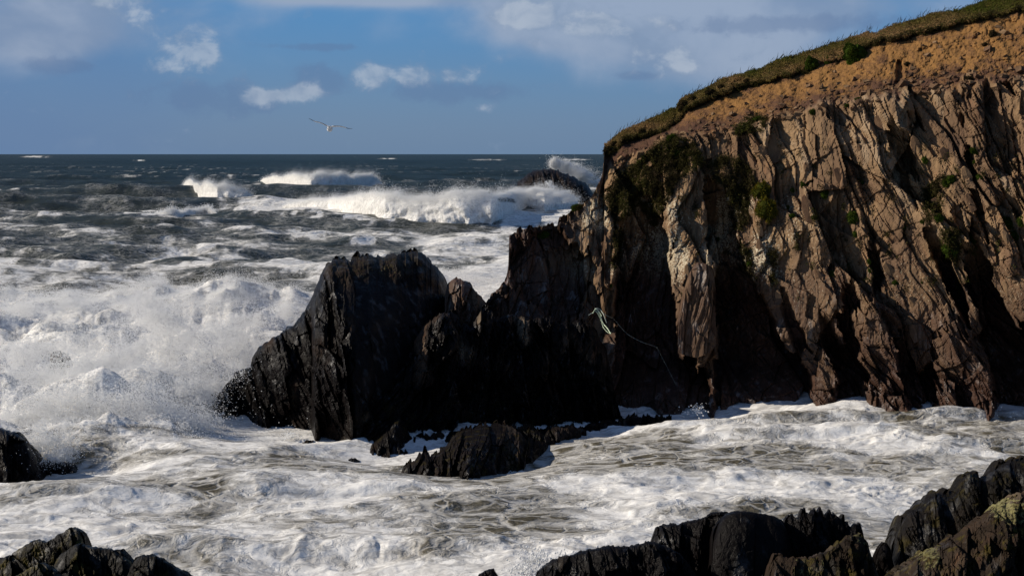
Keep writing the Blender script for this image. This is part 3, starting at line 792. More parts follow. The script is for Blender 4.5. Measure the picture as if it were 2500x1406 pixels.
near_rock('shore_boulder', [(2110, 1500), (2140, 1430), (2180, 1400), (2225, 1372), (2260, 1348), (2290, 1336), (2330, 1312), (2362, 1288), (2400, 1262), (2422, 1246), (2450, 1228), (2470, 1216), (2500, 1208), (2560, 1190), (2650, 1170), (2800, 1150)], 26.2, 28.6, 'sloping boulder crusted with yellow lichen in the bottom right corner', 318, mat=M_LICHEN, lich=0.85, moss=0.6, wet=0.7, bumps=0.35, jag=6, jagw=14, thick=2.0, nrows=220, group=GR)
near_rock('shore_boulder', [(1150, 1450), (1168, 1404), (1180, 1396), (1192, 1391), (1206, 1391), (1217, 1408), (1226, 1450)], 30.5, 31.2, 'lone dark rock tip at the bottom edge left of the boulders', 319, jag=1.2, group=GR, nrows=60)

# ------------------------------------------------------------------ sea
def sea_mat(name):
    mt = bpy.data.materials.new(name); mt.use_nodes = True
    g = NT(mt.node_tree)
    co = g.n('ShaderNodeTexCoord').outputs['Object']
    C, brown = g.attr('foam'), g.attr('brown')
    warp = g.n('ShaderNodeTexNoise', {'Vector': co, 'Scale': 0.55, 'Detail': 4.0}).outputs[1]
    wv = g.n('ShaderNodeVectorMath', {0: co, 1: g.scaled(g.n('ShaderNodeVectorMath', {0: warp, 1: (0.5, 0.5, 0.5)}, operation='SUBTRACT').outputs[0], (2.4, 1.6, 0.6))}, operation='ADD').outputs[0]
    flat = g.scaled(wv, (0.58, 0.86, 0.7))
    n0 = g.noise(flat, 0.14, 5.0, 0.6, 0.5)
    n1 = g.noise(flat, 0.55, 7.0, 0.62, 0.4)
    n2 = g.noise(flat, 3.2, 5.0, 0.62, 0.8)
    v = g.m('ADD', g.m('MULTIPLY', n0, 0.25), g.m('ADD', g.m('MULTIPLY', n1, 0.45), g.m('MULTIPLY', n2, 0.30)))
    ed = g.n('ShaderNodeTexVoronoi', {'Vector': flat, 'Scale': 0.75}, feature='DISTANCE_TO_EDGE').outputs[0]
    ed2 = g.n('ShaderNodeTexVoronoi', {'Vector': flat, 'Scale': 2.0}, feature='DISTANCE_TO_EDGE').outputs[0]
    lace = g.m('MAXIMUM', g.mapr(ed, 0.13, 0.01), g.m('MULTIPLY', g.mapr(ed2, 0.15, 0.01), 0.75))
    lace = g.m('MULTIPLY', lace, g.mapr(g.m('ADD', v, g.m('MULTIPLY', C, 0.5)), 0.42, 0.66))
    th = g.m('ADD', v, g.m('MULTIPLY', g.m('SUBTRACT', C, 0.5), 0.62))
    f = g.mapr(th, 0.39, 0.60)
    f = g.m('MAXIMUM', f, g.m('MULTIPLY', g.m('MULTIPLY', lace, g.mapr(brown, 0.30, 0.85, 0.25, 0.60)), g.mapr(C, 0.05, 0.32)))
    f = g.m('MULTIPLY', f, g.mapr(C, 0.0, 0.05), clamp=True)
    wat = g.mix(brown, (0.014, 0.024, 0.022), (0.105, 0.092, 0.062))
    sw = g.noise(flat, 1.3, 6.0, 0.6, 1.8)
    fcol = g.mix(g.mapr(g.m('ADD', g.m('MULTIPLY', sw, 0.7), g.m('MULTIPLY', n2, 0.3)), 0.36, 0.60), (0.47, 0.46, 0.44), (0.86, 0.85, 0.82))
    c = g.mix(f, wat, fcol)
    chop = g.noise(g.scaled(co, (0.5, 1.0, 1.0)), 1.1, 6.0, 0.62, 0.5)
    chop0 = g.noise(g.scaled(co, (0.6, 1.0, 1.0)), 0.22, 4.0, 0.55, 0.4)
    h = g.m('ADD', g.m('ADD', g.m('MULTIPLY', g.m('MULTIPLY', chop, 0.9), g.mapr(f, 0.0, 0.9, 1.0, 0.22, smooth=False)), g.m('MULTIPLY', g.m('MULTIPLY', chop0, g.mapr(brown, 0.5, 0.2)), 3.0)), g.m('ADD', g.m('MULTIPLY', n2, 0.10), g.m('MULTIPLY', f, 0.22)))
    bp = g.n('ShaderNodeBump', {'Strength': 0.85, 'Distance': 0.6, 'Height': h}).outputs[0]
    rough = g.mapr(f, 0.0, 1.0, 0.20, 0.85, smooth=False)
    dif = g.n('ShaderNodeBsdfDiffuse', {'Color': c, 'Normal': bp}).outputs[0]
    gl = g.n('ShaderNodeBsdfGlossy', {'Color': (1, 1, 1, 1), 'Roughness': rough, 'Normal': bp}).outputs[0]
    # a rough sea never mirrors fully at a low angle: its wave slopes keep the reflectance down
    fac = g.n('ShaderNodeLayerWeight', {'Blend': 0.5, 'Normal': bp}).outputs['Facing']
    fac = g.m('ADD', 0.02, g.m('MULTIPLY', g.m('POWER', fac, 3.0), 0.17))
    fac = g.m('MULTIPLY', fac, g.mapr(f, 0.0, 0.8, 1.0, 0.05, smooth=False))
    g.n('ShaderNodeOutputMaterial', {'Surface': g.n('ShaderNodeMixShader', {0: fac, 1: dif, 2: gl}).outputs[0]})
    return mt


def foam_mat(name, col=(0.90, 0.90, 0.89)):
    mt = bpy.data.materials.new(name); mt.use_nodes = True
    g = NT(mt.node_tree)
    d = g.n('ShaderNodeBsdfDiffuse', {'Color': (*col, 1)}).outputs[0]
    t = g.n('ShaderNodeBsdfTranslucent', {'Color': (*col, 1)}).outputs[0]
    s = g.n('ShaderNodeMixShader', {0: 0.35, 1: d, 2: t}).outputs[0]
    g.n('ShaderNodeOutputMaterial', {'Surface': s})
    return mt


M_SEA = sea_mat('sea_water')
M_SPRAY = foam_mat('spray_drops')


def cover(PX, PY):
    """How much of the water is under foam, by place."""
    t = np.interp(PY, [376, 400, 430, 470, 500, 530, 570, 620, 660, 700, 722, 760, 1010, 1406], [0.06, 0.07, 0.09, 0.13, 0.20, 0.27, 0.33, 0.41, 0.50, 0.62, 0.84, 1.0, 0.81, 0.85])
    t = t + 0.10 * sstep(700, 1000, PX) * sstep(540, 570, PY) * sstep(720, 660, PY)
    t = t - 0.10 * sstep(500, 0, PX) * sstep(560, 600, PY) * sstep(700, 660, PY)
    def patch(poly, val, soft=22):
        nonlocal t
        k = sstep(-soft, soft, polydist(PX + 12 * perlin(PX * 0.02, PY * 0.03, 3), PY + 8 * perlin(PX * 0.02, PY * 0.04, 4), poly))
        t = t * (1 - k) + val * k
    patch([(1300, 1095), (1430, 1070), (1560, 1060), (1680, 1085), (1720, 1130), (1640, 1180), (1500, 1200), (1330, 1210), (1200, 1225), (1150, 1200), (1290, 1150)], 0.36)
    patch([(960, 1228), (1180, 1215), (1420, 1228), (1500, 1250), (1380, 1290), (1080, 1285), (960, 1262)], 0.50)
    patch([(1690, 1110), (1850, 1095), (1990, 1100), (2000, 1140), (1850, 1165), (1720, 1150)], 0.50)
    patch([(0, 1195), (120, 1185), (260, 1210), (250, 1245), (100, 1265), (0, 1270)], 0.48)
    patch([(2200, 1080), (2420, 1060), (2560, 1090), (2560, 1130), (2350, 1130), (2220, 1115)], 0.48)
    patch([(930, 1140), (1040, 1150), (1160, 1200), (960, 1190)], 0.5)
    patch([(1060, 1290), (1420, 1280), (1450, 1310), (1240, 1330)], 0.68)
    patch([(640, 1330), (800, 1300), (860, 1320), (760, 1345)], 0.60)
    # bright washes out among the waves
    patch([(540, 500), (700, 490), (900, 485), (860, 530), (700, 525), (560, 525)], 0.80, 10)
    patch([(1020, 575), (1240, 560), (1360, 540), (1380, 530), (1200, 600), (1040, 610)], 0.66, 12)
    patch([(1070, 690), (1240, 640), (1250, 740), (1180, 740)], 0.95, 12)
    patch([(1250, 520), (1420, 505), (1400, 560), (1240, 560)], 0.72, 8)
    return t


HUMPS = [  # swell humps that stand out: centre column, foot row, half width in columns, height in rows
    (290, 478, 150, 17, 1.0), (60, 420, 130, 6, 1.0), (30, 520, 150, 15, 1.0), (330, 560, 220, 13, 1.0), (560, 505, 170, 9, 1.0), (30, 612, 150, 15, 1.0), (480, 610, 190, 8, 1.0), (1250, 545, 110, 14, 0.8), (1110, 448, 170, 9, 0.9), (200, 660, 240, 9, 1.0), (560, 660, 180, 8, 1.0)]


def build_sea():
    ys = [37.0]
    while ys[-1] < 42000:
        y = ys[-1]
        ys.append(y + (min(max(y * y / 41208 * 2.0, 0.10), 0.0062 * y) if y < 3000 else y * 0.03))
    ys = np.array(ys)
    px = np.concatenate([np.arange(-420, -20, 18), np.arange(-20, 2520, 3.1), np.arange(2520, 2960, 20)])
    nr, nc = len(ys), len(px)
    Y = np.repeat(ys[:, None], nc, 1)
    PX = np.repeat(px[None, :], nr, 0)
    X = (PX - CX) / F * Y
    PY = HY + H * F / Y
    rs = np.random.RandomState(7)
    dY = np.gradient(ys)[:, None]
    dX = 3.1 / F * Y
    cove = sstep(78, 62, Y) * 0.90
    Z = np.zeros(Y.shape, np.float32); DX = Z.copy(); DY = Z.copy(); short = Z.copy()
    for lam, A, n in ((120, 1.35, 2), (80, 1.15, 3), (52, 0.80, 3), (34, 0.36, 4), (22, 0.36, 4), (14, 0.28, 5), (9, 0.19, 5), (5.5, 0.11, 6), (3.4, 0.045, 6)):
        keep = sstep(2.2, 4.5, lam / np.maximum(dY, dX * 0.6))
        if keep.max() <= 0:
            continue
        for _ in range(n):
            lm = lam * rs.uniform(0.8, 1.25); th = rs.normal(0.25, 0.42 if lam > 20 else 0.8); ph = rs.uniform(0, 6.28)
            k = 2 * math.pi / lm
            grp = 0.55 + 0.45 * perlin(X / (lm * 3.0), Y / (lm * 2.2), int(lm * 10) % 991)
            p = k * (X * math.sin(th) - Y * math.cos(th)) + ph
            a = A * 0.8 * keep * grp * (1 - cove * (0.75 if lam > 8 else 0.3))
            s = np.sin(p); c = np.cos(p)
            Z += a * s
            DX += 0.85 * a * c * math.sin(th); DY += -0.85 * a * c * math.cos(th)
            if lam < 60:
                short += a * s
    # wave trains seen in the picture
    hfoam = []
    for hx, hy, wd, hh, kk in HUMPS:
        Y0 = float(sea_Y(hy)); hm = hh / F * Y0 * kk
        x0 = (hx - CX) / F * Y0; sx = wd / F * Y0
        ln = hm * 4.0
        t = (Y - Y0 - ln * 0.5) + 0.12 * (X - x0)
        pr = np.where(t < 0, np.exp(-(t / (ln * 0.42)) ** 2), np.exp(-(t / (ln * 1.3)) ** 2))
        ex = np.exp(-np.abs((X - x0) / sx) ** 2.0)
        Z += hm * pr * ex * (0.8 + 0.5 * fbm(X / (hm * 5), Y / (hm * 5), int(hx) + 5, 4))
        hfoam.append(pr * ex)
    C = cover(PX, PY).astype(np.float32)
    hf = np.maximum.reduce(hfoam)
    C = C + 0.45 * hf * np.clip(fbm(X * 0.20, Y * 0.12, 89, 5) + 0.15, -0.1, 1)
    # whitecaps where the short waves pile up
    amp = 0.62 * (1 - 0.6 * sstep(200, 60, Y))
    wc = sstep(0.55, 1.25, short / np.maximum(0.25, amp) + 0.55 * fbm(X * 0.03, Y * 0.012, 91, 4))
    wc = wc * sstep(-0.02, 0.25, fbm(X * 0.22, Y * 0.05, 90, 4))
    C = C + 0.46 * wc * sstep(75, 110, Y) * sstep(2600, 500, Y) * (0.35 + 0.65 * sstep(0.15, 0.35, fbm(X * 0.011, Y * 0.004, 92, 3) + 0.22))
    streak = fbm(X * 0.045 + 0.02 * Y, Y * 0.05, 93, 5) + 0.5 * fbm(X * 0.2, Y * 0.16, 94, 4)
    streak = streak + 0.5 * fbm(X * 0.5 + 0.8 * perlin(X * 0.1, Y * 0.1, 98), Y * 0.45, 99, 3)
    C = C + 0.52 * streak * sstep(430, 540, PY) * sstep(740, 700, PY)
    kf = sstep(1000, 1100, PY) * sstep(0.35, 0.8, C)
    C = C - 0.22 * kf + 0.62 * (fbm(X * 0.16 + 0.3 * perlin(X * 0.3, Y * 0.4, 97), Y * 0.24, 95, 5)) * (0.25 * sstep(1000, 1100, PY) + 0.75 * kf)
    for (bx, by, bw, bh) in ((88, 383, 36, 2.5), (1190, 392, 46, 2.5), (1400, 391, 40, 2.5), (945, 388, 22, 1.6), (340, 394, 14, 2), (565, 437, 14, 3), (36, 481, 14, 4)):
        C = np.maximum(C, 0.85 * np.exp(-((PX - bx) / bw) ** 4 - ((PY - by) / bh) ** 2) * np.clip(0.75 + 1.3 * fbm(PX * 0.08, PY * 0.5, 96, 3), 0, 1.2))
    C = np.clip(C, 0, 1.15)
    # churned white water
    lum = sstep(140, 90, Y) * np.clip(C, 0.15, 1)
    near = sstep(76, 60, Y)
    wxx = X + 0.8 * fbm(X * 0.5, Y * 0.6, 8, 3); wyy = Y + 0.5 * fbm(X * 0.5, Y * 0.6, 9, 3)
    B = 0.20 * fbm(wxx * 0.28, wyy * 0.36, 101, 3) + 0.095 * fbm(wxx * 0.7, wyy * 0.85, 102, 2) + 0.030 * fbm(wxx * 1.8, wyy * 2.2, 103, 2) + 0.006 * fbm(X * 6, Y * 9, 104, 2)
    pop = sstep(0.10, 0.5, fbm(X * 0.16, Y * 0.30, 107, 3))
    B += pop * (0.15 * fbm(wxx * 0.9, wyy * 1.2, 108, 4, mode='billow') + 0.04 * fbm(wxx * 3.5, wyy * 3.8, 109, 2, mode='billow'))
    Z += B * lum * (1.0 + 0.5 * sstep(66, 60, Y) * sstep(1400, 1700, PX)) - 0.12 * near
    # sharp folds in the bay
    rid = fbm(wxx * 0.24, wyy * 0.50, 105, 4, mode='ridge')
    Z += 0.26 * np.clip(rid - 0.25, 0, 2) ** 1.3 * near * (0.4 + C)
    # slack water round the reef and the foot of the stack
    slack = np.maximum(np.exp(-((X + 2.0) / 5.5) ** 2 - ((Y - 55.0) / 5.0) ** 2), np.exp(-((X + 9.5) / 4.5) ** 2 - ((Y - 61.0) / 5.0) ** 2))
    slack = np.maximum(slack, np.exp(-((X - 2.0) / 3.5) ** 2 - ((Y - 60.5) / 4.0) ** 2))
    slack = np.maximum(slack, np.exp(-((X + 17.0) / 3.2) ** 2 - ((Y - 52.2) / 2.6) ** 2))
    slack = np.maximum(slack, np.exp(-((X - 6.0) / 4.5) ** 2 - ((Y - 64.0) / 3.0) ** 2))
    slack = np.clip(1.5 * slack, 0, 1)
    # the big surf on the left
    szp = [(-500, 716), (720, 735), (720, 800), (600, 860), (520, 930), (490, 1030), (420, 1095), (200, 1118), (-500, 1130)]
    SZ = sstep(-20, 45, polydist(PX, PY, szp))
    sx_ = X + 1.2 * fbm(X * 0.25, Y * 0.3, 115, 3)
    surf = 1.25 * fbm(sx_ * 0.12, Y * 0.16, 111, 3, mode='billow') + 0.70 * fbm(sx_ * 0.30, Y * 0.34, 112, 4) + 0.30 * fbm(sx_ * 0.8, Y * 0.8, 114, 3) + 0.10 * fbm(X * 2.4, Y * 2.2, 113, 3)
    Z += SZ * (surf + 0.25)
    def bore(y0, hgt, x0, x1, front, back, wob, seed):
        yy = y0 + wob * fbm(X * 0.09, X * 0 + seed, seed, 4) * 2
        t = Y - yy
        pr = np.where(t < 0, sstep(-front, 0, t), np.exp(-(t / back) ** 2))
        ends = sstep(x0 - 1.5, x0 + 1.5, X) * sstep(x1 + 1.5, x1 - 1.5, X)
        return hgt * pr * ends * (0.8 + 0.45 * fbm(X * 0.22, Y * 0.1, seed + 1, 3))
    Z += bore(63.2, 1.9, -60, -14.6, 3.2, 6.0, 1.2, 121) + bore(75.0, 1.5, -60, -13.0, 3.0, 6.0, 1.6, 122) + bore(88.0, 1.5, -60, -12.5, 3.5, 6.0, 2.0, 123) + bore(101.0, 1.3, -70, -14, 3.0, 7.0, 2.0, 124)
    C = np.maximum(C, np.clip(SZ * 1.15, 0, 1.0) * np.clip(0.84 + 0.55 * surf, 0.35, 1.15))
    # breaking lips in the bay
    Z += bore(60.2, 0.5, 6.5, 25.0, 0.7, 1.6, 0.9, 131) + bore(57.3, 0.42, 7.5, 16.0, 0.6, 1.5, 1.0, 132) + bore(55.0, 0.5, 17.5, 27.0, 0.6, 2.2, 0.6, 133) + bore(48.2, 0.38, -10.0, -3.0, 0.5, 1.5, 0.8, 134) + bore(46.8, 0.30, -18.0, -11.0, 0.6, 1.4, 0.5, 135) + bore(41.5, 0.28, -12, 0, 0.6, 1.2, 0.6, 136)
    Z = Z * (1 - 0.72 * slack) - 0.22 * slack
    brown = np.clip(sstep(180, 80, Y) * 0.55 + 0.45 * sstep(72, 62, Y), 0, 1) * (0.8 + 0.2 * fbm(X * 0.2, Y * 0.3, 141, 3)) + 0.20 * sstep(700, 200, Y)
    V = np.stack([X + DX, Y + DY * sstep(0, 3, np.ones_like(Y)), Z], -1)
    q = grid_quads(nr, nc)
    cen = q[:, 0]
    keepf = ~((PX.ravel()[cen] > 2150) & (Y.ravel()[cen] > 90) & (PX.ravel()[cen] < 5000))
    q = q[keepf]
    used = np.zeros(nr * nc, bool); used[q.ravel()] = True
    idx = np.cumsum(used) - 1
    me = np_mesh('sea', V.reshape(-1, 3)[used], idx[q], mat=M_SEA, smooth=True, attrs={'foam': C.ravel()[used], 'brown': brown.ravel()[used]})
    o = link('sea', me)
    wt = (SZ * sstep(0.5, 1.7, Z) * (0.25 + 0.75 * sstep(0.0, 0.5, fbm(X * 0.35, Y * 0.4, 151, 3) + 0.15)) * (PX > -60) * (PX < 760) * dX * dY).ravel()
    return o, V.reshape(-1, 3), wt / wt.sum()


SEA, SEA_V, SURF_W = build_sea()
tag(SEA, 'rough grey green sea streaked with foam and churned white near the rocks', 'sea', kind='structure')


# ------------------------------------------------------------------ spray: clouds of small drops
def drops_tree():
    gn = bpy.data.node_groups.new('drops', 'GeometryNodeTree')
    gn.interface.new_socket('Geometry', in_out='INPUT', socket_type='NodeSocketGeometry')
    gn.interface.new_socket('Geometry', in_out='OUTPUT', socket_type='NodeSocketGeometry')
    i = gn.nodes.new('NodeGroupInput'); o = gn.nodes.new('NodeGroupOutput')
    p = gn.nodes.new('GeometryNodeMeshToPoints')
    r = gn.nodes.new('GeometryNodeInputNamedAttribute'); r.data_type = 'FLOAT'; r.inputs['Name'].default_value = 'size'
    s = gn.nodes.new('GeometryNodeSetMaterial'); s.inputs['Material'].default_value = M_SPRAY
    gn.links.new(i.outputs[0], p.inputs['Mesh']); gn.links.new(r.outputs['Attribute'], p.inputs['Radius'])
    gn.links.new(p.outputs[0], s.inputs['Geometry']); gn.links.new(s.outputs[0], o.inputs[0])
    return gn


DROPS = drops_tree()


def puff(rs, c, sig, n, r0, r1, sub=40, tail=1.0, lift=0.0):
    """One fractal puff of drops: a centre, spreads and a number of drops."""
    c = np.asarray(c, float); sig = np.asarray(sig, float)
    k1 = c + rs.normal(size=(max(4, sub // 5), 3)) * sig * 0.65
    k2 = k1[rs.randint(len(k1), size=sub)] + rs.normal(size=(sub, 3)) * sig * 0.35
    a = rs.randint(sub, size=n)
    wdt = (rs.gamma(1.6, 0.14, size=(n, 1)) * tail)
    p = k2[a] + rs.normal(size=(n, 3)) * sig * wdt * 1.6
    if lift:
        p[:, 2] += np.abs(rs.normal(size=n)) ** 1.6 * lift
    r = r0 + (r1 - r0) * rs.rand(n) ** 3
    return p, r


def spray(name, parts, label=None, cat=None, parent=None, group=None, zmin=-0.2):
    P = np.concatenate([p for p, r in parts]); R = np.concatenate([r for p, r in parts])
    k = P[:, 2] > zmin
    me = np_mesh(name, P[k], attrs={'size': R[k]}, mat=M_SPRAY)
    o = link(name, me, parent)
    md = o.modifiers.new('drops', 'NODES'); md.node_group = DROPS
    tag(o, label, cat, group, 'stuff')
    return o


# ------------------------------------------------------------------ breaking waves
def breaker(name, top, bot, label, seed, lump, nspray, rad, thick, dark=None, group='white breakers rolling in', lift=1.0):
    px0 = np.array([p[0] for p in bot], float)
    yb = foot_Y(bot)
    ym = yb(px0)
    hm = np.mean([b for _, b in bot]) - np.mean([t for _, t in top])
    scale = float(np.mean(ym)) / F
    def rel(PX, PY, T):
        x, z = PX * scale, PY * scale
        R = lump * (1.0 * fbm(x / (lump * 3.2), z / (lump * 3.0), seed, 2, mode='billow') + 0.34 * fbm(x / (lump * 0.9), z / (lump * 1.2), seed + 1, 4))
        f = 1.12 + 0.12 * fbm(x / (lump * 1.2), z / (lump * 1.6), seed + 3, 4)
        f -= 0.45 * sstep(0.10, 0.0, T) * sstep(-0.1, 0.4, fbm(x / (lump * 3), z / lump, seed + 2, 3))
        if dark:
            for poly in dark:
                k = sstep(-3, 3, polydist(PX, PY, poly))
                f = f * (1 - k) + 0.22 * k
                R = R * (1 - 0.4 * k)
        return R * (1 - T ** 4 * 0.5), dict(foam=f, brown=np.full(PX.shape, 0.35))
    root = bpy.data.objects.new(name, None); COL.objects.link(root)
    mid = w3(np.array([np.mean([p[0] for p in bot])]), np.array([np.mean([p[1] for p in bot])]), np.array([float(np.mean(ym))]))[0]
    root.location = mid
    tag(root, label, 'wave', group)
    o, g_ = body('foam', top, bot_line(bot, 3), yb, [(p[0], float(yb(np.array([p[0]], float))[0]) + 1.1 * max(2, (b_ - p[1])) * scale) for p, b_ in [(t, pl(t[0], bot)) for t in top]], M_SEA, rel,
                 step=1.6, nrows=64, jag=2.2, jagw=10, power=1.7, thick=thick, seed=seed, parent=root, smooth=True)
    o.matrix_parent_inverse.identity()
    o.location = -mid
    V = g_['V']
    rs = np.random.RandomState(seed)
    nr, nc = V.shape[:2]
    n = nspray
    j = rs.randint(3, nc - 3, n)
    thick_k = np.clip((g_['bot'] - g_['top']) / 40.0, 0.05, 1.5)[j]
    keep = rs.rand(n) < thick_k
    j = j[keep]
    sg = np.where(rs.rand(len(j)) < 0.5, 0.10, 0.38)
    i = (nr - 1 - np.abs(rs.normal(0, 1, len(j))) * nr * sg).astype(int).clip(nr // 10, nr - 1)
    base = V[i, j]
    cl = 0.35 + 1.3 * np.clip(fbm(base[:, 0] / (lump * 1.4), base[:, 0] * 0 + seed, seed + 5, 4) + 0.3, 0, 1.2)
    up = rs.gamma(1.2, 0.20, len(j)) * lift * lump * cl * (i / (nr - 1.0)) ** 1.5
    P = base + np.stack([rs.normal(0, 0.35 * lump, len(j)) + 0.45 * up, -np.abs(rs.normal(0, 0.35 * lump, len(j))), up], -1)
    r = rad * (0.4 + 1.2 * rs.rand(len(j)) ** 3)
    s = spray('spray', [(P, r)], parent=root)
    s.location = -mid
    return root


breaker('breaking_wave', [(690, 504), (720, 494), (760, 488), (800, 486), (840, 480), (880, 474), (905, 470), (940, 472), (965, 468), (985, 478), (1010, 482), (1040, 478), (1060, 482), (1090, 472), (1110, 466), (1150, 470), (1180, 464),
                          (1200, 476), (1225, 472), (1250, 466), (1290, 462), (1320, 460), (1340, 463), (1370, 470), (1395, 482), (1412, 494)],
        [(690, 508), (740, 512), (800, 516), (830, 524), (860, 534), (900, 542), (940, 548), (1000, 550), (1060, 552), (1120, 554), (1200, 553), (1228, 545), (1250, 526), (1290, 516), (1330, 520), (1412, 512)],
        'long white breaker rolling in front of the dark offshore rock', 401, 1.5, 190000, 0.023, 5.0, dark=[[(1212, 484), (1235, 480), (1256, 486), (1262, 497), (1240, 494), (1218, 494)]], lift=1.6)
breaker('breaking_wave', [(628, 446), (645, 436), (660, 430), (690, 432), (715, 424), (735, 428), (755, 430), (775, 422), (790, 420), (810, 428), (830, 421), (850, 430), (880, 426), (905, 426), (918, 432), (932, 450)],
        [(628, 447), (660, 452), (690, 459), (720, 466), (760, 469), (800, 468), (815, 468), (840, 466), (870, 464), (905, 460), (932, 454)],
        'farther white breaker with a dark hollow under its crest in mid sea', 411, 1.8, 90000, 0.03, 6.0, lift=1.9)
breaker('breaking_wave', [(436, 462), (450, 448), (462, 438), (475, 446), (490, 452), (505, 442), (515, 448), (530, 456), (545, 450), (560, 456), (580, 462), (605, 470), (622, 482)],
        [(436, 464), (460, 472), (490, 480), (530, 486), (570, 486), (600, 486), (622, 485)],
        'short white breaker with tall ragged splashes left of the mid sea breaker', 421, 1.4, 60000, 0.026, 5.0, lift=2.2)
breaker('breaking_wave', [(330, 536), (350, 528), (380, 524), (400, 518), (415, 510), (428, 512), (440, 520), (455, 512), (475, 510), (500, 506), (515, 508), (526, 517), (532, 526)],
        [(330, 540), (370, 546), (400, 549), (430, 549), (450, 540), (470, 528), (500, 526), (532, 528)],
        'low white breaker lifting from brown water on the left', 431, 0.9, 20000, 0.04, 4.0, lift=1.5)
breaker('breaking_wave', [(108, 546), (125, 540), (150, 535), (175, 533), (195, 528), (215, 530), (250, 527), (290, 527), (330, 530), (345, 538)],
        [(108, 548), (150, 547), (200, 541), (250, 538), (300, 540), (345, 541)],
        'thin foaming crest at the far left of the brown water', 441, 0.6, 8000, 0.035, 3.0, lift=1.0)

rs = np.random.RandomState(99)


def at_px(px, py, Y):
    return w3(np.array([float(px)]), np.array([float(py)]), np.array([float(Y)]))[0]


def plume(pts, Y, n, r, s_=1.0, lift=0.0, sub=30):
    out = []
    m = Y / F
    for px, py, sx, sy, wgt in pts:
        out.append(puff(rs, at_px(px, py, Y), (sx * m, sx * m * 0.8, sy * m), int(n * wgt), r * 0.45, r * 1.3, sub=sub, lift=lift))
    return out


spray('spray_plume', plume([(1362, 404, 8, 9, 1.0), (1378, 408, 10, 9, 1.2), (1395, 414, 14, 9, 1.2), (1415, 424, 18, 9, 1.2), (1440, 436, 20, 9, 1.0), (1465, 446, 18, 8, 0.7), (1358, 396, 6, 5, 0.5)], 380, 26000, 0.05),
      'tall white plume of spray bursting behind the offshore rock', 'spray')
spray('spray_plume', plume([(1325, 464, 18, 6, 1.0), (1300, 468, 16, 6, 0.9), (1360, 474, 18, 6, 1.0), (1394, 484, 14, 6, 0.7), (1262, 468, 20, 5, 0.7), (1335, 490, 40, 12, 1.2), (1340, 448, 8, 6, 0.2)], 282, 8000, 0.03, sub=60),
      'white mist blowing up in front of the offshore rock', 'spray')

# spray thrown up over the surf on the left: many puffs of all sizes
prt = []
for px, py, sx, sy, wgt, Y in [(270, 900, 46, 34, 1.6, 66), (240, 930, 40, 30, 1.0, 64), (320, 880, 40, 26, 0.8, 68), (400, 790, 60, 34, 1.3, 78), (370, 760, 30, 30, 0.8, 82), (120, 750, 60, 18, 1.0, 90), (60, 760, 40, 14, 0.6, 92),
                               (440, 830, 50, 30, 1.0, 76), (560, 820, 60, 30, 1.0, 74), (600, 860, 50, 34, 1.0, 70), (500, 895, 50, 34, 0.9, 68), (460, 950, 46, 40, 1.0, 63), (510, 955, 18, 24, 0.2, 64), (640, 780, 40, 18, 0.6, 84), (690, 760, 30, 14, 0.4, 88),
                               (60, 860, 50, 30, 0.8, 72), (80, 940, 70, 40, 1.2, 64), (180, 1000, 90, 45, 1.6, 60.5), (300, 1010, 90, 45, 1.6, 60.2), (400, 1030, 60, 40, 1.2, 59.8), (470, 1040, 40, 34, 0.8, 59.5), (60, 1020, 60, 34, 0.8, 60),
                               (220, 1070, 100, 22, 1.0, 58.4), (380, 1075, 70, 18, 0.8, 58.2), (120, 1085, 30, 26, 0.6, 54.0), (150, 1100, 24, 18, 0.4, 53.8), (1160, 690, 50, 16, 0.5, 95), (1110, 670, 40, 12, 0.3, 97), (200, 830, 90, 24, 0.8, 74), (300, 740, 90, 14, 0.6, 96), (500, 740, 90, 12, 0.5, 97)]:
    m = Y / F
    prt.append(puff(rs, at_px(px, py, Y), (sx * m, 0.9, sy * m), int(17000 * wgt), 0.007, 0.021, sub=70, tail=1.0))
szp_ = [(-60, 745), (700, 745), (690, 800), (590, 860), (500, 930), (470, 1020), (400, 1075), (180, 1100), (-60, 1105)]
k_ = 0
while k_ < 85:
    px, py = rs.uniform(-60, 720), 740 + 365 * rs.rand() ** 0.8
    if not inpoly(np.array([px]), np.array([py]), szp_)[0]:
        continue
    Yw = float(sea_Y(py)) + rs.uniform(2.0, 5.0)
    s_ = rs.lognormal(math.log(0.55), 0.4)
    prt.append(puff(rs, at_px(px, py, Yw), (1.5 * s_, 0.8 * s_, 0.8 * s_), int(3600 * (0.3 + s_)), 0.007, 0.020, sub=60, tail=1.0))
    k_ += 1
n = 240000
k = rs.choice(len(SURF_W), n, p=SURF_W)
P = SEA_V[k] + rs.normal(0, 0.10, (n, 3))
cl = np.clip(fbm(P[:, 0] * 0.55, P[:, 1] * 0.5, 152, 4) + 0.30, 0.02, 1.2)
up = rs.gamma(1.1, 0.34, n) * cl * 1.5
P = P + np.stack([rs.normal(0, 0.10, n) + 0.45 * up + 0.15 * up ** 2, rs.normal(0, 0.15, n), up], -1)
prt.append((P, 0.006 + 0.013 * rs.rand(n) ** 3))
spray('surf_spray', prt, 'cloud of white spray and flying drops over the surf left of the sea stack', 'spray')
prt = []
